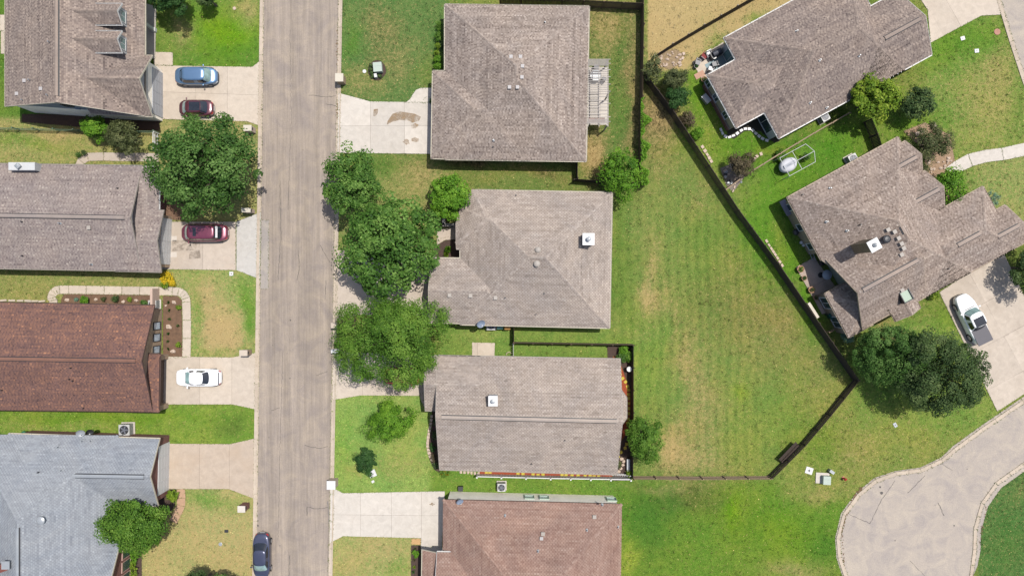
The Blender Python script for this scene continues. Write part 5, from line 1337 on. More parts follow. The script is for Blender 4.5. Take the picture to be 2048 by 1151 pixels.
shrub(330, 568, 10, .9, 'lime', 'lime green bush under the yellow flowering bush', 'bush', seed=61, leaf=.12)
shrub(345, 566, 8, .8, 'yellow', 'little yellow-green bush right of the lime bush', 'bush', seed=62, leaf=.12)
shrub(157, 309, 7, .8, 'maple', 'left one of two round potted bushes on the short walk', 'bush', seed=63, leaf=.09)
shrub(168, 306, 7, .8, 'oak', 'right one of two round potted bushes on the short walk', 'bush', seed=64, leaf=.09)
for i, (x, y, r, h, k, lb) in enumerate([(170, 600, 10, .9, 'bright', 'biggest round green shrub in the brown soil bed'), (231, 597, 7, .9, 'oak', 'dark upright green shrub in the middle of the brown soil bed'), (207, 598, 5, .6, 'olive', 'small dusky shrub left of the dark upright one'),
      (259, 598, 5, .5, 'lime', 'pale small shrub near the right of the brown soil bed'), (152, 599, 4, .3, 'blue', 'tiny grey-green plant at the left of the brown soil bed'), (288, 608, 9, .7, 'maple', 'low green shrub by the air conditioner of the brown-roofed house'), (310, 597, 5, .5, 'olive', 'little dusky shrub against the pink wing wall'),
      (358, 615, 6, .6, 'yellow', 'upper of two mustard-yellow ball shrubs in the square bed'), (357, 689, 6, .6, 'yellow', 'lower of two mustard-yellow ball shrubs in the square bed')]):
    shrub(x, y, r, h, k if k != 'yellow' else 'lime', lb, 'shrub', seed=70 + i, leaf=.09, clump=.16)
for i, (x, y) in enumerate([(340, 620), (340, 638), (338, 667), (337, 682), (338, 697), (357, 651), (338, 604)]):
    tuft(x, y, 4.5, .35, 'oak' if i % 2 else 'dark', ['topmost', 'second', 'third', 'fourth', 'lowest', 'right-hand pale', 'corner'][i] + ' agave tuft in the square soil bed', seed=80 + i, n=26)
tuft(896, 499, 9, 1.0, 'bright', 'bright palm-like plant in the dark mulch bed of the central house', 'plant', seed=90, n=90, wd=.06)
tuft(893, 508, 8, .8, 'lime', 'yellowish spiky plant beside the palm-like plant', 'plant', seed=91, n=70, wd=.05)
for i, (x, y, k) in enumerate([(1247, 700, 'bright'), (1256, 712, 'feather'), (1244, 714, 'maple')]):
    shrub(x, y, 11, 1.0, k, ['bright leafy bush in the fence corner behind the lower middle house', 'white-dotted bush by the back fence', 'lush green bush beside the first yellow stepping stone'][i], 'bush', seed=92 + i, leaf=.14)
shrub(1258, 945, 7, 1.0, 'lime', 'lime bush in the bottom corner inside the white pickets', 'bush', seed=96)
shrub(1238, 928, 7, .6, 'olive', 'low bush by the pale flat stones', 'bush', seed=97)
shrub(890, 945, 10, .6, 'feather', 'low plant with yellow flowers at the house corner', 'bush', seed=98, leaf=.09)
t = thing('flower_cluster', 'small yellow flowers scattered on the low plant', 'flowers', W(890, 945) + (0,))
m = MB()
for i in range(12):
    x, y = W(890 + R.uniform(-9, 9), 945 + R.uniform(-5, 5), .6); m.blob((x, y, .62), .06, i)
m.build('petal', LM['yellow'], t)
shrub(831, 1107, 8, .8, 'bright', 'round bright bush in the narrow mulch bed at the bottom', 'bush', seed=99, leaf=.12)
for i, (x, y, k) in enumerate([(831, 1095, 'olive'), (829, 1118, 'red'), (829, 1132, 'lime'), (827, 1142, 'dark')]):
    tuft(x, y, 5, .3, k, ['dry tuft at the top of the narrow mulch bed', 'reddish tuft under the round bright bush', 'pale green tuft in the narrow mulch bed', 'dark tuft at the bottom of the narrow mulch bed'][i], seed=100 + i, n=24)
shrub(345, 990, 12, 1.2, 'lime', 'lime-green bush by the white garage corner', 'bush', seed=105, leaf=.13, Ry_px=15)
shrub(268, 1108, 10, 1.0, 'bright', 'upper bush of the hedge under the dark brick windows', 'bush', seed=106, leaf=.12, Ry_px=16)
shrub(266, 1136, 10, 1.0, 'lime', 'lower bush of the hedge under the dark brick windows', 'bush', seed=107, leaf=.12, Ry_px=18)
hd = [(878, 52, 8, 12, 'feather', 'top rounded hedge bush against the square tan house'), (877, 75, 9, 10, 'feather', 'second hedge bush against the square tan house'), (875, 92, 6, 5, 'lime', 'small yellow-green plant between hedge bushes'), (884, 93, 5, 5, 'oak', 'small dark plant by the wall between hedge bushes'), (873, 106, 6, 5, 'lime', 'second yellow-green plant above the square hedge'), (876, 119, 10, 8, 'bright', 'upper square-cut bright hedge bush'), (876, 134, 10, 8, 'bright', 'lower square-cut bright hedge bush')]
for i, (x, y, rx, ry, k, lb) in enumerate(hd): shrub(x, y, rx, 1.1, k, lb, 'hedge bush', seed=110 + i, leaf=.10, clump=.2, Ry_px=ry, jag=.1)
for i, (x, y) in enumerate([(742, 131), (742, 139), (744, 146), (745, 153), (760, 152)]):
    shrub(x, y, 4.5, .4, 'oak', ['topmost', 'second', 'third', 'lowest', 'right-hand'][i] + ' little shrub beside the green utility box', 'shrub', seed=120 + i, leaf=.08, clump=.14)
shrub(862, 202, 6, .4, 'feather', 'tiny plants in the half-round bed', 'shrub', seed=126, leaf=.09)
for i, (x, y, k) in enumerate([(872, 840, 'dark'), (869, 870, 'oak'), (866, 895, 'dark'), (868, 915, 'red'), (872, 930, 'oak'), (876, 855, 'dark')]):
    shrub(x, y, 7, .7, k, ['topmost dark bush', 'second dark bush', 'middle bush', 'reddish bush', 'lowest bush', 'inner bush'][i] + ' in the curved stone-edged bed', 'bush', seed=130 + i, leaf=.11, Ry_px=10)
# vine along the fence
X0, Y0 = W(1290, 290); t = thing('vine', 'bright green climbing vine hanging along the tall brown fence', 'vine', (X0, Y0, 0))
g = np.random.default_rng(5); n = 5200; yy = 195 + 175 * g.random(n) ** .85; amp = 6 + 5 * np.sin(yy / 9) + 3 * np.sin(yy / 4.1); xx = 1285 + amp * g.random(n) * 1.6 - 3
Z = .2 + 1.9 * g.random(n); kk = (1 - Z / HC) / PPM; pos = np.stack([(xx - 1024) * kk, (575.5 - yy) * kk, Z], 1)
leaf_cloud('foliage', pos, np.array([.3, 0, 1]) + g.normal(0, .5, (n, 3)), .17 * (.6 + .7 * g.random(n)), np.clip(g.normal(.55, .2, n), 0, 1), LM['bright'], t)

# rocks in the beds
for i, (x, y, r) in enumerate([(135, 599.5, .24), (192, 598.5, .2), (274, 600.5, .24), (248, 603, .22), (216, 609, .18), (349, 604, .26), (339, 653, .34), (347, 702, .28), (332, 611, .14)]):
    X, Y = W(x, y); lb = ['leftmost', 'second', 'fourth', 'third', 'lowest'][i] + ' white rock in the long brown bed' if i < 5 else ['white rock at the top of the square bed', 'largest white rock, middle of the square bed', 'white rock at the bottom of the square bed', 'tiny rock at the top left of the square bed'][i - 5]
    tag(MB().blob((X, Y, .1), r, i + 3, (1, .75, .6), rough=.3).build('rock', ROCK), lb, 'rock')
def rockery(label, n, x0, x1, y0, y1, r0, r1, mats, seed):
    rr = random.Random(seed); a = W((x0 + x1) / 2, (y0 + y1) / 2); t = thing('rockery', label, 'rockery', (a[0], a[1], 0), kind='structure')
    for i in range(n):
        X, Y = W(rr.uniform(x0, x1), rr.uniform(y0, y1)); MB().blob((X, Y, .07), rr.uniform(r0, r1), i + seed, (1, .8, .6)).build('stone', mats[i % len(mats)], t)
rockery('pale stones scattered in the stony bed by the tan field', 26, 1320, 1362, 104, 134, .10, .2, [ROCK], 5)
rockery('grey and white rubble stones in the corner bed by the diagonal fence', 22, 1446, 1482, 328, 368, .12, .26, [METAL, METAL, ROCK, METALD], 40)
rockery('pale stones at the start of the winding path', 16, 1855, 1905, 312, 345, .10, .22, [ROCK], 70)

# ------------------------------------------------------------------ vehicles
TYRE = plain('tyre rubber', (.02, .02, .02), .9, .1); RIM = plain('alloy rim', (.45, .46, .48), .3, .1, 6, .8)
CHROME = plain('chrome', (.6, .6, .62), .15, .05, 4, 1.0); LAMP = glass('headlight glass', (.55, .58, .60), .1); TAIL = plain('tail light', (.35, .012, .015), .25, .1)
WIND = glass('windscreen sky sheen', (.16, .23, .22), .06); SIDEWIN = glass('side window tint', (.012, .014, .018), .05)  # windscreen base colour has the reflected sky painted in, over the dash
def sgn(v): return -1 if v < 0 else 1
def sup(th, a, b, n):
    c, s = math.cos(th), math.sin(th); return a * sgn(c) * abs(c) ** (2 / n), b * sgn(s) * abs(s) ** (2 / n)
def interp(prof, x):
    for (x0, z0), (x1, z1) in zip(prof, prof[1:]):
        if x <= x1: return z0 + (z1 - z0) * max(0, (x - x0)) / (x1 - x0)
    return prof[-1][1]
def car(px, py, heading, Lc, Wc, label, cat, body, deck, cab, nb=4.2, name='parked_car', hz=1.45, sunroof=None, tonneau=False, wm=WIND, rearm=SIDEWIN, wheels=(.30, .31), spoiler=False, rails=False, lowered=0, strip=None):
    """deck = hood/boot height profile over x in -.5..+.5 (rear..front) of the length;
       cab = (rear base, rear top, front top, front base) in fractions, half widths base/top, roof height"""
    X, Y = W(px, py, .9); t = thing(name, label, cat, (X, Y, 0), math.radians(heading))
    N = 72; a, b = Lc / 2, Wc / 2
    def taper(x): f = x / a; return 1 - .10 * max(0, f - .55) / .45 - .06 * max(0, -f - .6) / .4
    def ring(sc, zf):
        r = []
        for k in range(N):
            x, y = sup(2 * math.pi * k / N, a * (1 - (1 - sc) * .55), b * sc, nb); r.append((x, y * taper(x), zf(x)))
        return r
    zd = lambda x: interp(deck, x / Lc)
    rings = [ring(.90, lambda x: .20), ring(.97, lambda x: .26), ring(1.0, lambda x: .42), ring(1.0, lambda x: min(.62, zd(x) - .22)), ring(.985, lambda x: zd(x) - .14), ring(.955, lambda x: zd(x) - .05), ring(.90, lambda x: zd(x) - .008)]
    for sc in (.75, .5, .25): rings.append([(x * sc / .9, y * sc / .9, zd(x * sc / .9) + .02 * (1 - sc)) for x, y, z in rings[6]])
    m = MB()
    for r in rings: m.v += r
    for j in range(len(rings) - 1):
        for k in range(N): k2 = (k + 1) % N; m.f.append((j * N + k, j * N + k2, (j + 1) * N + k2, (j + 1) * N + k)); m.m.append(0)
    m.f.append(tuple((len(rings) - 1) * N + k for k in range(N))); m.m.append(0); m.f.append(tuple(N - 1 - k for k in range(N))); m.m.append(0)
    bo = m.build('body', body, t, smooth=True, local=True)
    # cabin
    rb, rt, ft, fb, wb, wt, zr = cab; nn = 5.0
    def S(th, q, off=0.0):
        xb0, xb1, xt0, xt1 = rb * Lc, fb * Lc, rt * Lc, ft * Lc
        cb, lb, ct, lt = (xb0 + xb1) / 2, (xb1 - xb0) / 2, (xt0 + xt1) / 2, (xt1 - xt0) / 2
        c = cb + (ct - cb) * q; l = lb + (lt - lb) * q + off; hw = (wb + (wt - wb) * q) * Wc / 2 + off; x, y = sup(th, l, hw, nn)
        bow = .10 * (1 - (y / hw) ** 2) if abs(x - c) > .6 * l else 0
        x += bow * sgn(x - c) * (1 - .3 * q)
        z0 = zd(x) - .03; return (x, y, z0 + (zr - z0) * q + off * .4)
    m = MB(); M_ = 64; Q = [0, .25, .5, .75, .93, 1.0]
    for j, q in enumerate(Q):
        for k in range(M_):
            p = S(2 * math.pi * k / M_, min(q, .97)); m.v.append((p[0] * (1 if q < 1 else .985), p[1] * (1 if q < 1 else .95), p[2] if q < 1 else zr + .01))
    for j in range(len(Q) - 1):
        for k in range(M_): k2 = (k + 1) % M_; m.f.append((j * M_ + k, j * M_ + k2, (j + 1) * M_ + k2, (j + 1) * M_ + k)); m.m.append(0)
    base = (len(Q) - 1) * M_; ct = (rt + ft) / 2 * Lc
    prev = base
    for sc, dz in ((.8, .035), (.5, .055), (.2, .062)):
        st_ = len(m.v)
        for k in range(M_): p = m.v[base + k]; m.v.append((ct + (p[0] - ct) * sc, p[1] * sc, zr + dz))
        for k in range(M_): k2 = (k + 1) % M_; m.f.append((prev + k, prev + k2, st_ + k2, st_ + k)); m.m.append(0)
        prev = st_
    m.f.append(tuple(prev + k for k in range(M_))); m.m.append(0)
    m.build('cabin', body, t, smooth=True, local=True)
    def patch(nm, th0, th1, q0, q1, mat, off=.012, n=14, par=t):
        m = MB()
        for j in range(5):
            for k in range(n + 1): m.v.append(S(math.radians(th0 + (th1 - th0) * k / n), q0 + (q1 - q0) * j / 4, off))
        for j in range(4):
            for k in range(n): i = j * (n + 1) + k; m.f.append((i, i + 1, i + n + 2, i + n + 1)); m.m.append(0)
        return m.build(nm, mat, par, smooth=True, local=True)
    patch('windshield', -41, 41, .10, .95, wm)
    patch('rear_window', 140, 220, .14, .93, rearm)
    for s_ in (1, -1):
        for (t0, t1) in ((52, 86), (90, 128)): patch('side_window', s_ * t0, s_ * t1, .16, .86, SIDEWIN)
    if sunroof:
        x0, x1, hw = sunroof; sr = MB(); sr.box(((x0 + x1) / 2 * Lc, 0, zr + .055), ((x1 - x0) * Lc, hw * Wc, .03)); sr.build('sunroof', SIDEWIN, t, local=True)
    if strip:
        sr = MB(); sr.box((strip * Lc, 0, zr + .02), (.22, wt * Wc * .86, .05)); sr.build('roof_spoiler', WHITE, t, local=True)
    if rails:
        for s_ in (1, -1): MB().tube((rt * Lc * .9, s_ * wt * Wc * .46, zr + .05), (ft * Lc * .85, s_ * wt * Wc * .46, zr + .05), .025, n=6).build('roof_rail', DARK, t, local=True)
    wr = wheels[1]
    for fx in (wheels[0], -wheels[0]):
        for s_ in (1, -1):
            yc = s_ * (b * .985 * taper(fx * Lc) - .10); m = MB(); m.tube((fx * Lc, yc - .11, wr), (fx * Lc, yc + .11, wr), wr, n=20); wo = m.build('wheel', TYRE, t, local=True)
            yo = yc + s_ * .113; m = MB(); m.tube((fx * Lc, yo - .006, wr), (fx * Lc, yo + .006, wr), wr * .66, n=16)
            m.build('rim', RIM, wo, local=True)
            ar = MB(); n = 12
            for k in range(n + 1):
                q = math.pi * k / n
                for rr_ in (wr * 1.0, wr * 1.22): ar.v.append((fx * Lc + rr_ * math.cos(q), s_ * (b * 1.004 * taper(fx * Lc)), wr + rr_ * math.sin(q)))
            for k in range(n): ar.f.append((2 * k, 2 * k + 1, 2 * k + 3, 2 * k + 2)); ar.m.append(0)
            ar.build('wheel_arch', DARK, t, local=True)
    for s_ in (1, -1):
        xm = (fb - .035) * Lc; m = MB(); z = zd(xm) + .06; m.blob((xm, s_ * (b + .09), z), .12, 3, (.7, 1.0, .7), rough=.05); m.tube((xm, s_ * (b - .10), z - .04), (xm, s_ * (b + .04), z), .03, n=6); m.build('wing_mirror', body, t, local=True)
    def bpatch(nm, th0, th1, z0, z1, mat, n=8):
        m = MB()
        for z in (z0, z1):
            for k in range(n + 1):
                th = math.radians(th0 + (th1 - th0) * k / n); x, y = sup(th, a + .006, b + .006, nb); m.v.append((x, y * taper(x), z))
        for z in (z1,):
            for k in range(n + 1):
                th = math.radians(th0 + (th1 - th0) * k / n); x, y = sup(th, a * .965, b * .93, nb); m.v.append((x, y * taper(x), z + .09))
        for j in (0, 1):
            for k in range(n): i = j * (n + 1) + k; m.f.append((i, i + 1, i + n + 2, i + n + 1)); m.m.append(0)
        return m.build(nm, mat, t, local=True)
    zf = zd(a) - .18; zb = zd(-a) - .18
    for s_ in (1, -1):
        bpatch('headlight', s_ * 20, s_ * 44, zf - .08, zf + .07, LAMP); bpatch('taillight', s_ * 140, s_ * 162, zb - .1, zb + .06, TAIL)
    bpatch('grille', -16, 16, zf - .14, zf, DARK)
    m = MB(); m.box((-a - .005, 0, zb - .2), (.02, .5, .14)); m.build('number_plate', WHITE, t, local=True)
    if tonneau:
        x0, x1 = -.485 * Lc, (rb + .005) * Lc; m = MB(); m.box(((x0 + x1) / 2, 0, zd(x0) + .03), (x1 - x0, Wc * .86, .05)); m.build('bed_cover', plain('tonneau vinyl', C(96, 92, 98), .6, .06), t, local=True)
    if spoiler:
        m = MB(); m.box((-a * .93, 0, zd(-a) + .06), (.10, Wc * .78, .04)); m.box((-a * .87, 0, zd(-a) + .015), (.05, Wc * .80, .02)); m.build('spoiler', METALD, t, local=True)
    # bonnet seam and wipers
    m = MB(); xw = fb * Lc + .04; m.box((xw, 0, zd(xw) + .012), (.09, Wc * .62, .03)); m.build('wiper_cowl', DARK, t, local=True)
    return t
suv_deck = [(-.5, .90), (-.42, .98), (-.2, 1.0), (.15, 1.0), (.30, .96), (.42, .88), (.5, .70)]
car(391, 151, 0, 4.55, 1.92, 'light steel-blue SUV parked nose to the street on the top left driveway', 'car', paint('steel blue paint', (.10, .175, .28), .5, .28), suv_deck, (-.47, -.40, .10, .23, .90, .72, 1.62), rails=False)
car(390, 215, 180, 3.75, 1.74, 'small dark maroon hatchback with a black roof panel, half under the big left tree', 'car', paint('dark maroon paint', (.075, .018, .026), .3, .3), [(-.5, .86), (-.4, .93), (.2, .93), (.36, .86), (.5, .66)], (-.44, -.30, .10, .27, .90, .70, 1.42), sunroof=(-.20, .10, .52))
car(407, 465, 180, 5.05, 1.95, 'maroon minivan with a small dark sunroof and pale rear roof edge', 'minivan', paint('maroon paint', (.135, .028, .050), .35, .32), [(-.5, .90), (-.42, 1.0), (.2, 1.02), (.36, .92), (.5, .70)], (-.45, -.36, .17, .34, .90, .72, 1.72), sunroof=(.08, .15, .46), strip=-.345)
car(395, 755, 180, 4.85, 1.86, 'white two-door coupe with a thin rear spoiler, centre left driveway', 'car', paint('white car paint', (.74, .74, .74), 0, .35), [(-.5, .86), (-.42, .95), (-.2, .97), (.2, .94), (.4, .86), (.5, .74)], (-.27, -.13, .12, .25, .86, .66, 1.36), spoiler=True, wm=glass('pale teal windscreen', (.22, .33, .32), .06), nb=6)  # paler windscreen, more sky reflection put into its base colour
car(522, 1112, -90, 4.85, 1.84, 'dark grey sedan parked at the left curb, cut by the bottom edge', 'car', paint('gunmetal paint', (.055, .06, .095), .5, .28), [(-.5, .84), (-.42, .96), (-.25, 1.0), (.2, .97), (.4, .86), (.5, .66)], (-.36, -.19, .10, .26, .90, .70, 1.42))
car(1946, 638, 116, 5.75, 1.98, 'white pickup truck with a dark bed cover and black glass roof', 'pickup truck', paint('white truck paint', (.74, .74, .73), 0, .35), [(-.5, 1.12), (-.2, 1.14), (.2, 1.14), (.36, 1.08), (.5, .86)], (-.18, -.15, .08, .22, .90, .74, 1.82), tonneau=True, sunroof=(-.12, .045, .58), name='pickup_truck', wheels=(.31, .40))
car(806, 752, 0, 4.2, 1.80, 'bright red car almost hidden under the feathery tree', 'car', paint('red car paint', (.42, .012, .05), .1, .3), suv_deck, (-.42, -.28, .10, .26, .90, .72, 1.5))

# ------------------------------------------------------------------ small things about the gardens
def ac(px, py, label, s=.85, rot=0.0, h=.8):
    X, Y = W(px, py, h); t = thing('air_conditioner', label, 'air conditioner', (X, Y, 0), rot)
    MB().box((0, 0, .05), (s * 1.25, s * 1.2, .1)).build('base_slab', CONCW, t, local=True)
    MB().box((0, 0, .1 + h / 2), (s, s, h - .02)).build('casing', plain('pale metal casing', C(214, 214, 210), .5, .06), t, local=True)
    m = MB(); m.lathe((0, 0, h + .095), [(s * .42, 0), (s * .42, .02), (s * .36, .02), (s * .36, .005)], 20); m.build('fan_ring', METALD, t, local=True)
    m = MB()
    for k in range(5):
        a = k * 2 * math.pi / 5; m.box((math.cos(a) * s * .2, math.sin(a) * s * .2, h + .115), (s * .34, s * .13, .012), a)
    m.lathe((0, 0, h + .11), [(s * .09, 0), (s * .09, .03), (.02, .035)], 12); m.build('fan', plain('grey fan', C(120, 124, 134), .5, .1), t, local=True)
    m = MB()
    for k in range(8):
        for sg in (-1, 1): m.box((sg * s * .505, (k / 7 - .5) * s * .8, .1 + h * .5), (.012, .03, h * .8)); m.box(((k / 7 - .5) * s * .8, sg * s * .505, .1 + h * .5), (.03, .012, h * .8))
    m.build('side_grille', METALD, t, local=True)
ac(249, 859, 'white air conditioner beside the slate-grey brick house', 1.15, .02)
ac(305, 608, 'air conditioner half under the eave of the brown-roofed house')
ac(1003, 974, 'air conditioner with round fan beside the white brick wall at the bottom')
ac(982, 651, 'air conditioner tucked under the eave of the central house, beside the bins', .9)
ac(1650, 234, 'dark-topped air conditioner beside the top right house', .85, RT)
ac(1706, 317, 'air conditioner on the lawn above the large right house', .9, RT)
def mailbox(px, py, label, mat, capm, w=.75, d=.55, h=1.35):
    X, Y = W(px, py); t = thing('mailbox', label, 'mailbox', (X, Y, 0)); MB().box((0, 0, h / 2), (w, d, h)).build('pillar', mat, t, local=True)
    m = MB(); m.box((0, 0, h + .04), (w * 1.15, d * 1.15, .08)); m.build('cap', capm, t, local=True)
    m = MB(); m.box((w / 2 + .01 if px < 600 else -w / 2 - .01, 0, h * .75), (.02, .3, .25)); m.build('mail_door', DARK, t, local=True)
    return t
mailbox(505, 262, 'white stone mailbox pillar near the top left driveway', ROCK, CREAM)
mailbox(502, 423, 'pale stone mailbox pillar by the minivan driveway', ROCK, CREAM, .85, .4)
mailbox(497, 703, 'tan stone mailbox pillar by the white coupe driveway', BRICKT, CONC)
mailbox(493, 1009, 'red brick mailbox pillar with a pale cap near the parked sedan', BRICKR, CONCW, .7, .6)
mailbox(685, 163, 'cream stone mailbox pillar on the upper right side of the street', BRICKT, CREAM, .75, .75)
mailbox(675, 649, 'stone mailbox pillar below the central driveway', BRICKT, CONCG, .6, .5)
mailbox(675, 700, 'low white mailbox stand beside the planted box', METAL, WHITE, .75, .35, 1.0)
mailbox(669, 962, 'white stone mailbox pillar above the bottom driveway', ROCK, WHITE, .8, .8)
X, Y = W(676, 689); t = thing('planter_box', 'square stone planter with green plants beside the curb', 'planter', (X, Y, 0))
m = MB()
for dx, dy, sx, sy in ((-.4, 0, .12, .9), (.4, 0, .12, .9), (0, -.4, .7, .12), (0, .4, .7, .12)): m.box((dx, dy, .2), (sx, sy, .4))
m.build('planter_wall', ROCK, t, local=True); crown(t, X, Y, .4, .32, .25, 'feather', .09, .14, 20, 24, 5, name='foliage')
def utility(px, py, label, sx, sy, h, mat, rot=0.0, pad=None, padoff=(0, 0), name='utility_box'):
    X, Y = W(px, py, h); t = thing(name, label, 'utility box', (X, Y, 0), rot)
    if pad: MB().box((padoff[0], padoff[1], .05), (pad[0], pad[1], .1)).build('base_slab', CONCW, t, local=True)
    MB().box((0, 0, h / 2 + .02), (sx * .96, sy * .96, h)).build('cabinet', mat, t, local=True)
    m = MB(); m.box((0, 0, h + .03), (sx, sy, .05)); m.box((0, sy * .1, h + .06), (sx * .9, .03, .02)); m.build('lid', mat, t, local=True)
GRNB = plain('pale green enamel', C(198, 212, 196), .5, .05)
utility(755, 134, 'pale green utility box in the round mulch bed', .92, 1.0, .75, GRNB, .09)
utility(751, 151, 'small white utility box beside the pale green one', .3, .4, .5, WHITE, .2)
utility(1654, 960, 'pale green utility box on a concrete pad near the cul-de-sac', .8, .9, .6, GRNB, -.05, (1.45, 1.15), (-.25, .1))
utility(1664, 943, 'small white utility pedestal above the green box', .55, .3, .5, METAL, -.6)
utility(921, 977, 'small black box on the grass near the white brick wall', .5, .5, .5, DARK, 0)
def cover(px, py, label, sx, sy, mat, rot=0.0, dots=True, rnd=False):
    X, Y = W(px, py); t = thing('ground_cover', label, 'utility cover', (X, Y, 0), rot)
    if rnd: MB().lathe((0, 0, 0), [(sx, 0), (sx, .05), (sx * .9, .06)], 20).build('cover_plate', mat, t, local=True)
    else: MB().box((0, 0, .03), (sx, sy, .06)).build('cover_plate', mat, t, local=True)
    if dots:
        m = MB(); m.lathe((0, 0, .055), [(min(sx, sy) * .16, 0), (min(sx, sy) * .14, .015)], 10)
        if sx > .6:
            for k in range(4): m.box((math.cos(k * 1.571 + .3) * sx * .27, math.sin(k * 1.571 + .3) * sx * .27, .065), (.07, .05, .012))
        m.build('access_hole', DARK, t, local=True)
cover(1618, 940, 'square white concrete cover with a dark centre near the green box', .78, .72, WHITE, -.3)
cover(463, 547, 'small white meter cover on the lawn below the minivan', .42, .45, WHITE)
cover(1925, 77, 'white meter cover on the upper right lawn', .45, .4, WHITE, .3)
cover(1953, 102, 'grey meter cover on the upper right lawn, second one', .45, .4, METAL, .1)
cover(1994, 64, 'round pinkish manhole cover near the side street', .34, .34, plain('pink manhole', C(206, 150, 128), .9, .1), dots=False, rnd=True)
cover(1790, 849, 'white meter cover on the grass below the dark oak', .35, .5, METAL, .5)
cover(745, 946, 'bright white pad below the small dark tree', .75, .75, WHITE, .4, dots=False)
cover(746, 962, 'small white cap below the bright white pad', .3, .25, WHITE, .6, dots=False)
cover(453, 1061, 'small dark meter cover on the lower left lawn', .4, .3, METALD, 0, dots=False)
cover(441, 1087, 'pale round cover on the lower left lawn', .2, .2, METAL, 0, False, True)
cover(729, 143, 'white round cover left of the round mulch bed', .2, .2, WHITE, 0, False, True)
cover(469, 17, 'small pale cover on the top left lawn', .18, .18, ROCK, 0, False, True)
# red hydrant
X, Y = W(1690, 957, .4); t = thing('fire_hydrant', 'small red fire hydrant near the cul-de-sac', 'fire hydrant', (X, Y, 0)); RED = plain('hydrant red', C(206, 60, 48), .4, .08)
MB().lathe((0, 0, 0), [(.16, 0), (.16, .06), (.10, .08), (.10, .5), (.14, .52), (.13, .6), (.05, .68), (.04, .74)], 12).build('barrel', RED, t, local=True)
for s_ in (-1, 1): MB().tube((s_ * .08, 0, .42), (s_ * .2, 0, .42), .055, n=8).build('nozzle', RED, t, local=True)
MB().tube((0, -.08, .38), (0, -.2, .38), .07, n=8).build('nozzle', RED, t, local=True)
def dish(px, py, h, label, r=.42, mat=METAL, d=(.4, -.5, .8)):
    X, Y = W(px, py, h); t = thing('satellite_dish', label, 'satellite dish', (X, Y, h - .5)); d = Vector(d).normalized(); u = d.orthogonal().normalized(); v = d.cross(u); m = MB(); n = 20; c = Vector((X, Y, h))
    for j in range(5):
        q = j / 4 * r
        for k in range(n): a = 2 * math.pi * k / n; m.v.append(tuple(c + (u * math.cos(a) + v * math.sin(a)) * q + d * (.35 * q * q / r)))
    for j in range(4):
        for k in range(n): k2 = (k + 1) % n; m.f.append((j * n + k, (j + 1) * n + k, (j + 1) * n + k2, j * n + k2)); m.m.append(0)
    m.build('reflector', mat, t); m = MB(); e = c + d * .45; m.tube(tuple(c - v * r * .9), tuple(e), .018, n=5); m.build('feed_arm', METAL, t); MB().blob(tuple(e), .06, 1).build('receiver', WHITE, t)
    MB().tube((X, Y, h - .03), (X, Y, h - .7), .03, n=6).build('mast', METALD, t)
dish(961, 646, 3.3, 'blue-grey satellite dish on the lower eave of the central house', .45, plain('dish blue grey', C(150, 164, 184), .4, .05))
dish(919, 1001, 3.3, 'blue-grey satellite dish on the pinkish roof corner', .38, plain('dish blue grey', C(150, 164, 184)))
dish(161, 864, 3.1, 'pale satellite dish on the brick house eave, beside the air conditioner', .42)
dish(180, 862, 2.2, 'dark satellite dish right of the pale one', .36, METALD)
def bin_(px, py, label, c, rot=0.0):
    X, Y = W(px, py, 1.0); t = thing('wheelie_bin', label, 'bin', (X, Y, 0), rot); mt = plain('bin ' + label[:12], c, .5, .06)
    m = MB(); i = 0
    for z, s in ((.08, .44), (1.0, .58)):
        for x, y in ((-1, -1), (1, -1), (1, 1), (-1, 1)): m.v.append((x * s / 2, y * s / 2, z))
    for f in ((0, 3, 2, 1), (4, 5, 6, 7), (0, 1, 5, 4), (1, 2, 6, 5), (2, 3, 7, 6), (3, 0, 4, 7)): m.f.append(f); m.m.append(0)
    m.build('tub', mt, t, local=True); MB().box((0, -.02, 1.04), (.62, .66, .07)).box((0, .33, 1.02), (.5, .06, .06)).build('lid', mt, t, local=True)
    for s_ in (-1, 1): MB().tube((s_ * .22, .25, .1), (s_ * .28, .25, .1), .1, n=10).build('wheel', DARK, t, local=True)
bin_(1000, 651, 'teal wheelie bin under the eave of the central house', C(70, 150, 140))
bin_(1015, 652, 'orange-yellow wheelie bin beside the teal one', C(228, 160, 40))
bin_(1665, 631, 'dark teal bin behind the large right house', C(26, 96, 92), RT)
X, Y = W(58, 862); t = thing('hose_reel', 'green hose post beside a tan pad left of the satellite dishes', 'hose post', (X, Y, 0)); MB().tube((0, 0, 0), (0, 0, .9), .05, n=8).build('pole', METALD, t, local=True); MB().lathe((0, 0, .7), [(.22, 0), (.22, .16), (.05, .2)], 12).build('hose', plain('hose green', C(40, 120, 80)), t, local=True)

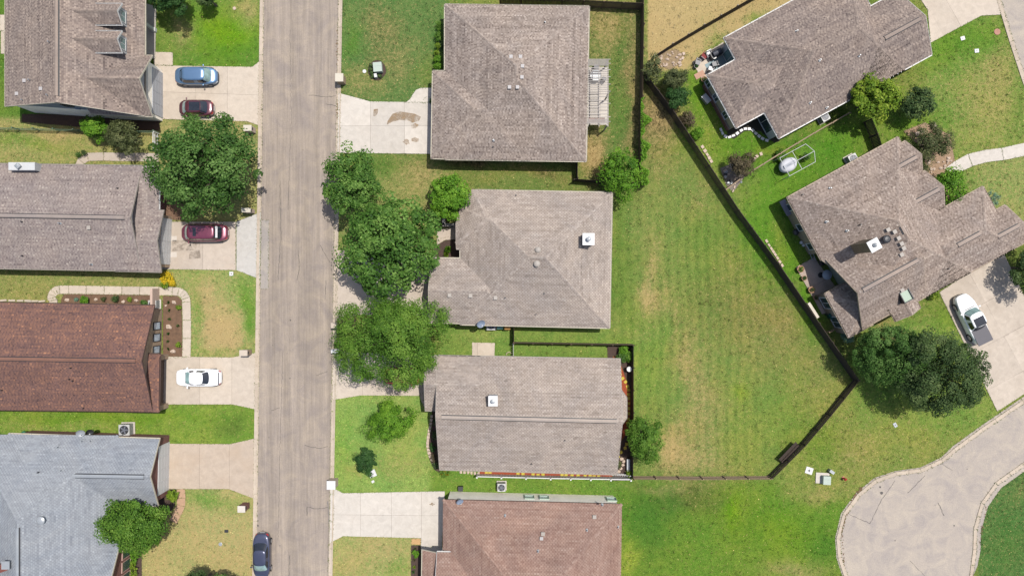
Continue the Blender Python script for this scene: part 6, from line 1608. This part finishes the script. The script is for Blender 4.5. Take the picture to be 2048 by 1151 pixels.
# pergola
X, Y = W(1197, 185); t = thing('pergola', 'weathered grey pergola of thin crossing slats on the house back', 'pergola', (X, Y, 0))
hp = 2.6
for px_ in (1176, 1198, 1216):
    a, b = W(px_, 119, hp), W(px_, 253, hp); MB().box(((a[0] + b[0]) / 2, (a[1] + b[1]) / 2, hp - .08), (.07, abs(a[1] - b[1]), .16)).build('beam', WOODG, t)
ys = [119 + i * 2.0 for i in range(7)] + [136 + i * 3.6 for i in range(14)] + [187, 193, 201, 207, 214, 221, 228, 234] + [238 + 1.7 * i for i in range(6)]
for k, yy in enumerate(ys):
    x1_ = 1217 if k % 4 else 1221
    a, b = W(1173, yy, hp), W(x1_, yy + .5, hp); MB().box(((a[0] + b[0]) / 2, (a[1] + b[1]) / 2, hp + .05), (abs(b[0] - a[0]), .055, .09)).build('slat', WOODG, t)
for (x_, y_) in ((1215, 121), (1217, 186), (1214, 250)):
    a = W(x_, y_, hp); MB().box((a[0], a[1], hp / 2), (.12, .12, hp)).build('post', WOODG, t)
X, Y = W(1192, 240, 1.9); m = MB(); m.box((X, Y, 1.75), (1.9, .5, .06)); tag(m.build('hanging_shelf', plain('red brown board', C(150, 84, 60), .8, .2)), 'red-brown shelf board under the lower end of the pergola', 'shelf')
X, Y = W(1190, 155); t = thing('patio_table', 'round pale table seen through the pergola slats', 'patio table', (X, Y, 0)); MB().lathe((0, 0, .7), [(.6, 0), (.6, .04)], 18).build('tabletop', METAL, t, local=True); MB().tube((0, 0, .05), (0, 0, .7), .05).build('leg', METALD, t, local=True)
for i, (dx, dy) in enumerate(((-.9, .2), (.1, 1.0), (.9, -.3))):
    t = thing('patio_chair', ['left', 'upper', 'right'][i] + ' grey chair at the round table under the pergola', 'chair', (X + dx, Y + dy, 0), i * 1.3)
    MB().box((0, 0, .42), (.5, .5, .05)).build('seat', METALD, t, local=True); MB().box((0, .25, .7), (.5, .05, .5)).build('backrest', METALD, t, local=True)
    for a in (-.2, .2):
        for b in (-.2, .2): MB().box((a, b, .2), (.04, .04, .4)).build('leg', METALD, t, local=True)

# swing with white cover
X, Y = W(1584, 326, 1.4); t = thing('garden_swing', 'white garden swing seat inside a thin white open frame on the lawn', 'garden swing', (X, Y, 0), RT)
fr = [(-1.1, -1.05, 1.9), (2.0, -1.05, 1.9), (2.0, 1.1, 1.9), (-1.1, 1.1, 1.9)]
def rod(m, a, b, r=.025): m.tube(a, b, r, n=6)
for a, b in ((fr[0], fr[1]), (fr[1], (2.35, 0, 2.1)), ((2.35, 0, 2.1), fr[2]), (fr[2], fr[3]), (fr[3], fr[0]), ((-.4, 0, 2.1), (2.35, 0, 2.1)), ((.4, -1.05, 1.9), (.4, 1.1, 1.9))):
    m = MB(); rod(m, a, b); m.build('frame_bar', WHITE, t, local=True)
for p in fr: m = MB(); rod(m, p, (p[0] * 1.05, p[1] * 1.05, 0)); m.build('frame_leg', WHITE, t, local=True)
m = MB(); n = 18
for j, (f, z) in enumerate(((1.0, .75), (.98, 1.05), (.85, 1.25), (.55, 1.33), (.2, 1.36))):
    for k in range(n): a = 2 * math.pi * k / n; m.v.append((-.25 + 1.0 * f * math.cos(a), .75 * f * math.sin(a), z + .05 * math.sin(a * 3) * f))
for j in range(4):
    for k in range(n): k2 = (k + 1) % n; m.f.append((j * n + k, j * n + k2, (j + 1) * n + k2, (j + 1) * n + k)); m.m.append(0)
m.f.append(tuple(4 * n + k for k in range(n))); m.m.append(0)
m.build('seat_cover', plain('white canvas', C(232, 232, 236), .8, .08), t, smooth=True, local=True)
MB().box((-.3, 0, 1.36), (1.3, .35, .14)).build('cushion', plain('grey cushion', C(196, 198, 204), .8, .05), t, local=True)
# patio set at the top right house
RUG = plain('blue grey rug', C(166, 188, 192), .95, .1)
X, Y = W(1436, 131); tag(MB().box((X, Y, .065), (2.5, 1.5, .015), RT).build('rug', RUG), 'blue-grey rug on the cluttered patio', 'rug')
X, Y = W(1399, 150); tag(MB().box((X, Y, .065), (1.1, .6, .015), RT).box((X - .05, Y + .1, .075), (.5, .3, .01), RT).build('door_mat', plain('orange mat', C(218, 172, 146), .95, .1)), 'orange mat on the left end of the cluttered patio', 'mat')
def chair(px, py, rot, mat, label):
    X, Y = W(px, py, .5); t = thing('patio_chair', label, 'chair', (X, Y, 0), rot)
    MB().box((0, 0, .42), (.55, .55, .08)).build('seat', mat, t, local=True); MB().box((0, .29, .68), (.55, .07, .55)).build('backrest', mat, t, local=True)
    for s_ in (-1, 1): MB().box((s_ * .29, 0, .6), (.06, .5, .05)).build('armrest', METALD, t, local=True)
    for a in (-.24, .24):
        for b in (-.24, .24): MB().box((a, b, .2), (.05, .05, .4)).build('leg', METALD, t, local=True)
chair(1409, 112, .9, plain('dark red cushion', C(150, 50, 50), .8, .1), 'dark red cushioned chair on the cluttered patio')
chair(1418, 108, .5, WHITE, 'white cushioned chair beside the dark red one')
chair(1396, 124, 1.2, METALD, 'dark lounge chair near the left end of the cluttered patio')
chair(1430, 128, 3.4, METALD, 'dark chair standing on the blue-grey rug')
chair(1422, 138, 2.8, WHITE, 'white chair at the lower edge of the rug')
def pot(px, py, r, label, mat, kind='feather', seed=1, h=.4):
    X, Y = W(px, py); t = thing('flower_pot', label, 'flower pot', (X, Y, 0)); MB().lathe((0, 0, .05), [(r * .7, 0), (r, h), (r * 1.08, h + .02), (r * .9, h + .02), (r * .85, h - .06)], 14).build('pot', mat, t, local=True)
    crown(t, X, Y, h + .1, r * .9, r * .7, kind, .08, .1, 12, 16, seed, name='foliage')
POT = plain('terracotta', C(196, 150, 116), .8, .1)
X, Y = W(1433, 106, .9); t = thing('barbecue', 'black covered barbecue on the cluttered patio against the wall', 'barbecue', (X, Y, 0), RT); MB().box((0, 0, .5), (1.3, .6, .8)).build('cart', DARK, t, local=True); MB().tube((-.45, 0, .95), (.45, 0, .95), .3, n=14).build('hood', plain('charcoal cover', C(60, 64, 76), .6, .1), t, local=True)
X, Y = W(1429, 113, .7); t = thing('patio_table', 'small round white table beside the barbecue', 'patio table', (X, Y, 0)); MB().lathe((0, 0, .6), [(.25, 0), (.25, .04)], 14).build('tabletop', WHITE, t, local=True); MB().tube((0, 0, .05), (0, 0, .6), .03).build('leg', WHITE, t, local=True)
pot(1406, 161, .3, 'large tan pot at the bottom corner of the cluttered patio', POT, 'olive', 3)
pot(1390, 135, .2, 'dark pot at the outer edge of the cluttered patio', METALD, 'dark', 4)
for i, (x, y, r, k) in enumerate([(1598, 538, .36, 'feather'), (1605, 556, .26, 'oak'), (1620, 579, .34, 'olive'), (1628, 595, .26, 'olive')]):
    pot(x, y, r, ['topmost', 'second', 'third', 'lowest'][i] + ' potted plant along the outer edge of the brown-grey patio', POT, k, 10 + i, .4)
X, Y = W(1658, 549, 2.0); t = thing('patio_umbrella', 'round grey-blue umbrella table on the brown-grey patio', 'patio umbrella', (X, Y, 0))
MB().lathe((0, 0, 1.6), [(.52, 0), (.5, .03), (.25, .13), (.04, .2)], 24).build('canopy', plain('grey blue canopy', C(150, 160, 172), .8, .05), t, local=True); MB().tube((0, 0, .05), (0, 0, 1.7), .03).build('pole', METALD, t, local=True); MB().lathe((0, 0, .05), [(.3, 0), (.28, .1)], 14).build('base', METALD, t, local=True)
X, Y = W(1673, 586, .9); t = thing('barbecue', 'round kettle barbecue with a white lid on the brown-grey patio', 'barbecue', (X, Y, 0)); MB().lathe((0, 0, .5), [(.1, 0), (.3, .12), (.33, .25)], 16).build('bowl', DARK, t, local=True); MB().lathe((0, 0, .75), [(.33, 0), (.26, .14), (.06, .22)], 16).build('lid', METAL, t, local=True)
for k in range(3): a = k * 2.09; MB().tube((math.cos(a) * .1, math.sin(a) * .1, .55), (math.cos(a) * .3, math.sin(a) * .3, .05), .015, n=5).build('leg', DARK, t, local=True)
chair(1645, 524, 1.9, METALD, 'dark chair at the top of the brown-grey patio'); chair(1660, 603, .6, plain('dark wood', C(90, 56, 48), .8, .1), 'dark reddish chair beside the bay window on the patio')
X, Y = W(1572, 415, 1.2); t = thing('shelter', 'slate-grey lean-to shelter against the west wall of the large right house', 'shelter', (X, Y, 0), RT)
MB().box((0, 0, 1.2), (.65, 1.75, .06), 0, tilt=(.12, 0)).build('roof_panel', plain('slate panel', C(132, 130, 142), .6, .1), t, local=True)
for a in (-.28, .28):
    for b in (-.8, .8): MB().box((a, b, .58), (.05, .05, 1.16)).build('post', METALD, t, local=True)
X, Y = W(1592, 464, .8); t = thing('barbecue', 'black round grill in the shade by the west wall of the large right house', 'barbecue', (X, Y, 0)); MB().lathe((0, 0, .5), [(.1, 0), (.32, .12), (.35, .25), (.28, .42), (.05, .5)], 16).build('bowl', DARK, t, local=True); MB().tube((0, 0, .05), (0, 0, .5), .04).build('leg', DARK, t, local=True)
t = thing('trellis', 'narrow grey ladder-like trellis along the shaded west wall', 'trellis', W(1612, 498) + (0,)); a, b = W(1602, 475), W(1621, 520)
for off in (0, .35):
    m = MB(); m.tube((a[0] + off, a[1], .5), (b[0] + off, b[1], .5), .03, n=5); m.build('rail', METAL, t)
for k in range(9):
    f = k / 8; m = MB(); x, y = a[0] + (b[0] - a[0]) * f, a[1] + (b[1] - a[1]) * f; m.box((x + .17, y, .5), (.35, .03, .03)); m.build('rung', METAL, t)
for i, (x, y) in enumerate(((1601, 485), (1605, 490))):
    X, Y = W(x, y); tag(MB().blob((X, Y, .25), .2, i, (1, .8, 1)).build('white_pot', WHITE), ['upper', 'lower'][i] + ' small white pot beside the grey trellis', 'pot')
X, Y = W(1413, 197, .6); t = thing('storage_box', 'white-lidded storage box in the shade of the beige wall', 'storage box', (X, Y, 0), RT + .2); MB().box((0, 0, .28), (.55, .95, .56)).build('box_body', GREYT, t, local=True); MB().box((0, 0, .6), (.6, 1.0, .07)).build('lid', METAL, t, local=True)
X, Y = W(1626, 620, .3); t = thing('bench', 'long pale bench plank by the diagonal fence near the patio', 'bench', (X, Y, 0), -RT - .5)
MB().box((0, 0, .4), (1.9, .3, .05)).build('seat', CREAM, t, local=True)
for s_ in (-.8, .8): MB().box((s_, 0, .2), (.08, .25, .4)).build('leg', CREAM, t, local=True)
for i, (x, y) in enumerate(((1610, 228), (1604, 247 - 10), (1599, 240))):
    X, Y = W(x, y); chair(x, y, RT + i, [POT, METAL, METAL][i], ['terracotta-coloured chair', 'grey metal chair', 'second grey metal chair'][i] + ' along the south wall of the top right house')
X, Y = W(1037, 708); t = thing('garden_arch', 'small round-topped arch ornament beside the white lattice gate', 'garden ornament', W(1018, 709) + (0,))
m = MB()
for k in range(8):
    a0, a1 = math.pi * k / 8, math.pi * (k + 1) / 8; m.tube((math.cos(a0) * .3, math.sin(a0) * .3, .1), (math.cos(a1) * .3, math.sin(a1) * .3, .1), .04, n=5)
m.build('hoop', ROCK, t, local=True)
X, Y = W(1262, 738, 1.0); t = thing('bird_bath', 'white round bird bath by the back fence', 'bird bath', (X - .15, Y, 0)); MB().lathe((0, 0, 0), [(.18, 0), (.07, .1), (.07, .7), (.26, .8), (.28, .86), (.2, .84)], 16).build('bowl', WHITE, t, local=True)
X, Y = W(1259, 930, .5); t = thing('bench', 'slim grey bench against the back fence at the lower end', 'bench', (X - .1, Y, 0), math.pi / 2); MB().box((0, 0, .42), (1.3, .35, .05)).build('seat', METAL, t, local=True)
for s_ in (-.5, .5): MB().box((s_, 0, .2), (.06, .3, .4)).build('leg', METALD, t, local=True)

# ------------------------------------------------------------------ grass blades and small weeds over the lawns
def grass():
    g = np.random.default_rng(99); n = 460000
    px = g.uniform(-20, 2068, n); py = g.uniform(-20, 1171, n)
    X = (px - 1024) / PPM; Y = (575.5 - py) / PPM; ok = np.ones(n, bool)
    for pl in HARD:
        A = np.array(pl); bb = (X > A[:, 0].min() - .05) & (X < A[:, 0].max() + .05) & (Y > A[:, 1].min() - .05) & (Y < A[:, 1].max() + .05) & ok
        idx = np.where(bb)[0]
        if not len(idx): continue
        x, y = X[idx], Y[idx]; c = np.zeros(len(idx), bool); m = len(A)
        for i in range(m):
            x1, y1 = A[i]; x2, y2 = A[(i + 1) % m]
            if abs(y2 - y1) < 1e-9: continue
            q = ((y1 > y) != (y2 > y)) & (x < (x2 - x1) * (y - y1) / (y2 - y1) + x1); c ^= q
        ok[idx[c]] = False
    X, Y, px, py = X[ok], Y[ok], px[ok], py[ok]; n = len(X)
    col, dry = paint_ground(px, py)
    # clumpiness
    cl = np.sin(X * 2.1 + 3 * np.sin(Y * .7)) * np.sin(Y * 1.9 + 2 * np.sin(X * .9)) * .5 + .5
    keep = g.random(n) < (.45 + .55 * cl) * (1 - .45 * dry); X, Y, col, dry = X[keep], Y[keep], col[keep], dry[keep]; n = len(X)
    a = g.uniform(0, 2 * np.pi, n); wd = .030 + .03 * g.random(n); ln = (.05 + .07 * g.random(n)); el = g.uniform(.15, 1.1, n); z0 = .004
    dx, dy = np.cos(a), np.sin(a)
    p0 = np.stack([X - dy * wd, Y + dx * wd, np.full(n, z0)], 1); p1 = np.stack([X + dy * wd, Y - dx * wd, np.full(n, z0)], 1)
    p2 = np.stack([X + dx * ln * np.cos(el), Y + dy * ln * np.cos(el), z0 + ln * np.sin(el)], 1)
    A = np.stack([p0, p1, p2], 1).reshape(-1, 3)
    o = quadmesh('grass', A, None, GB, None, 'stuff', 3)
    v = np.clip(g.lognormal(0, .36, n), .35, 2.4); tan = lin((196, 176, 112)); isd = (g.random(n) < .02 + .5 * dry)
    c = col * v[:, None] * np.array([1.04, 1.0, 1.0]); c[isd] = tan * v[isd][:, None] * .95
    at = o.data.attributes.new('col', 'FLOAT_COLOR', 'FACE'); at.data.foreach_set('color', np.concatenate([c, np.ones((n, 1))], 1).astype(np.float32).ravel())
    # taller weed clumps and ragged edges along paving and walls
    g = np.random.default_rng(7); nc = 3600; k = g.integers(0, n, nc); m = 13
    cx = np.repeat(X[k], m) + g.normal(0, .09, nc * m); cy = np.repeat(Y[k], m) + g.normal(0, .09, nc * m); cc = np.repeat(col[k] * g.choice([.72, .85, 1.18], nc)[:, None], m, 0)
    ex, ey = [], []
    for pl in HARD:
        for i in range(len(pl)):
            a_, b_ = pl[i], pl[(i + 1) % len(pl)]; d_ = math.dist(a_, b_)
            if d_ < .3 or d_ > 45: continue
            q = g.random(int(d_ * 13)); ex.append(a_[0] + (b_[0] - a_[0]) * q + g.normal(0, .045, len(q))); ey.append(a_[1] + (b_[1] - a_[1]) * q + g.normal(0, .045, len(q)))
    ex, ey = np.concatenate(ex), np.concatenate(ey); ec, ed = paint_ground(ex * PPM + 1024, 575.5 - ey * PPM); ec = ec * g.uniform(.55, 1.0, len(ex))[:, None]
    zz_ = np.concatenate([np.full(len(cx), .004), np.full(len(ex), .052)]); XX, YY, CC = np.concatenate([cx, ex]), np.concatenate([cy, ey]), np.concatenate([cc, ec]); N = len(XX)
    a = g.uniform(0, 6.283, N); wd = .02 + .03 * g.random(N); ln = .06 + .10 * g.random(N); ln[len(cx):] *= .55; el = g.uniform(.2, 1.2, N); dx, dy = np.cos(a), np.sin(a)
    B = np.stack([np.stack([XX - dy * wd, YY + dx * wd, zz_], 1), np.stack([XX + dy * wd, YY - dx * wd, zz_], 1), np.stack([XX + dx * ln * np.cos(el), YY + dy * ln * np.cos(el), zz_ + ln * np.sin(el)], 1)], 1).reshape(-1, 3)
    o2 = quadmesh('weeds', B, None, GB, None, 'stuff', 3); at = o2.data.attributes.new('col', 'FLOAT_COLOR', 'FACE'); at.data.foreach_set('color', np.concatenate([CC, np.ones((N, 1))], 1).astype(np.float32).ravel())
    tag(o2, 'taller weeds in the lawns and ragged grass along paving edges', 'weeds', kind='stuff')
    tag(o, 'short mown grass blades covering the lawns', 'grass', kind='stuff')
    return n
m, n_, b_ = newmat('grass blade'); ac_ = n_.nodes.new('ShaderNodeAttribute'); ac_.attribute_name = 'col'
L(n_, ac_.outputs['Color'], b_.inputs['Base Color']); b_.inputs['Roughness'].default_value = .8; b_.inputs['Specular IOR Level'].default_value = .12; GB = m
grass()
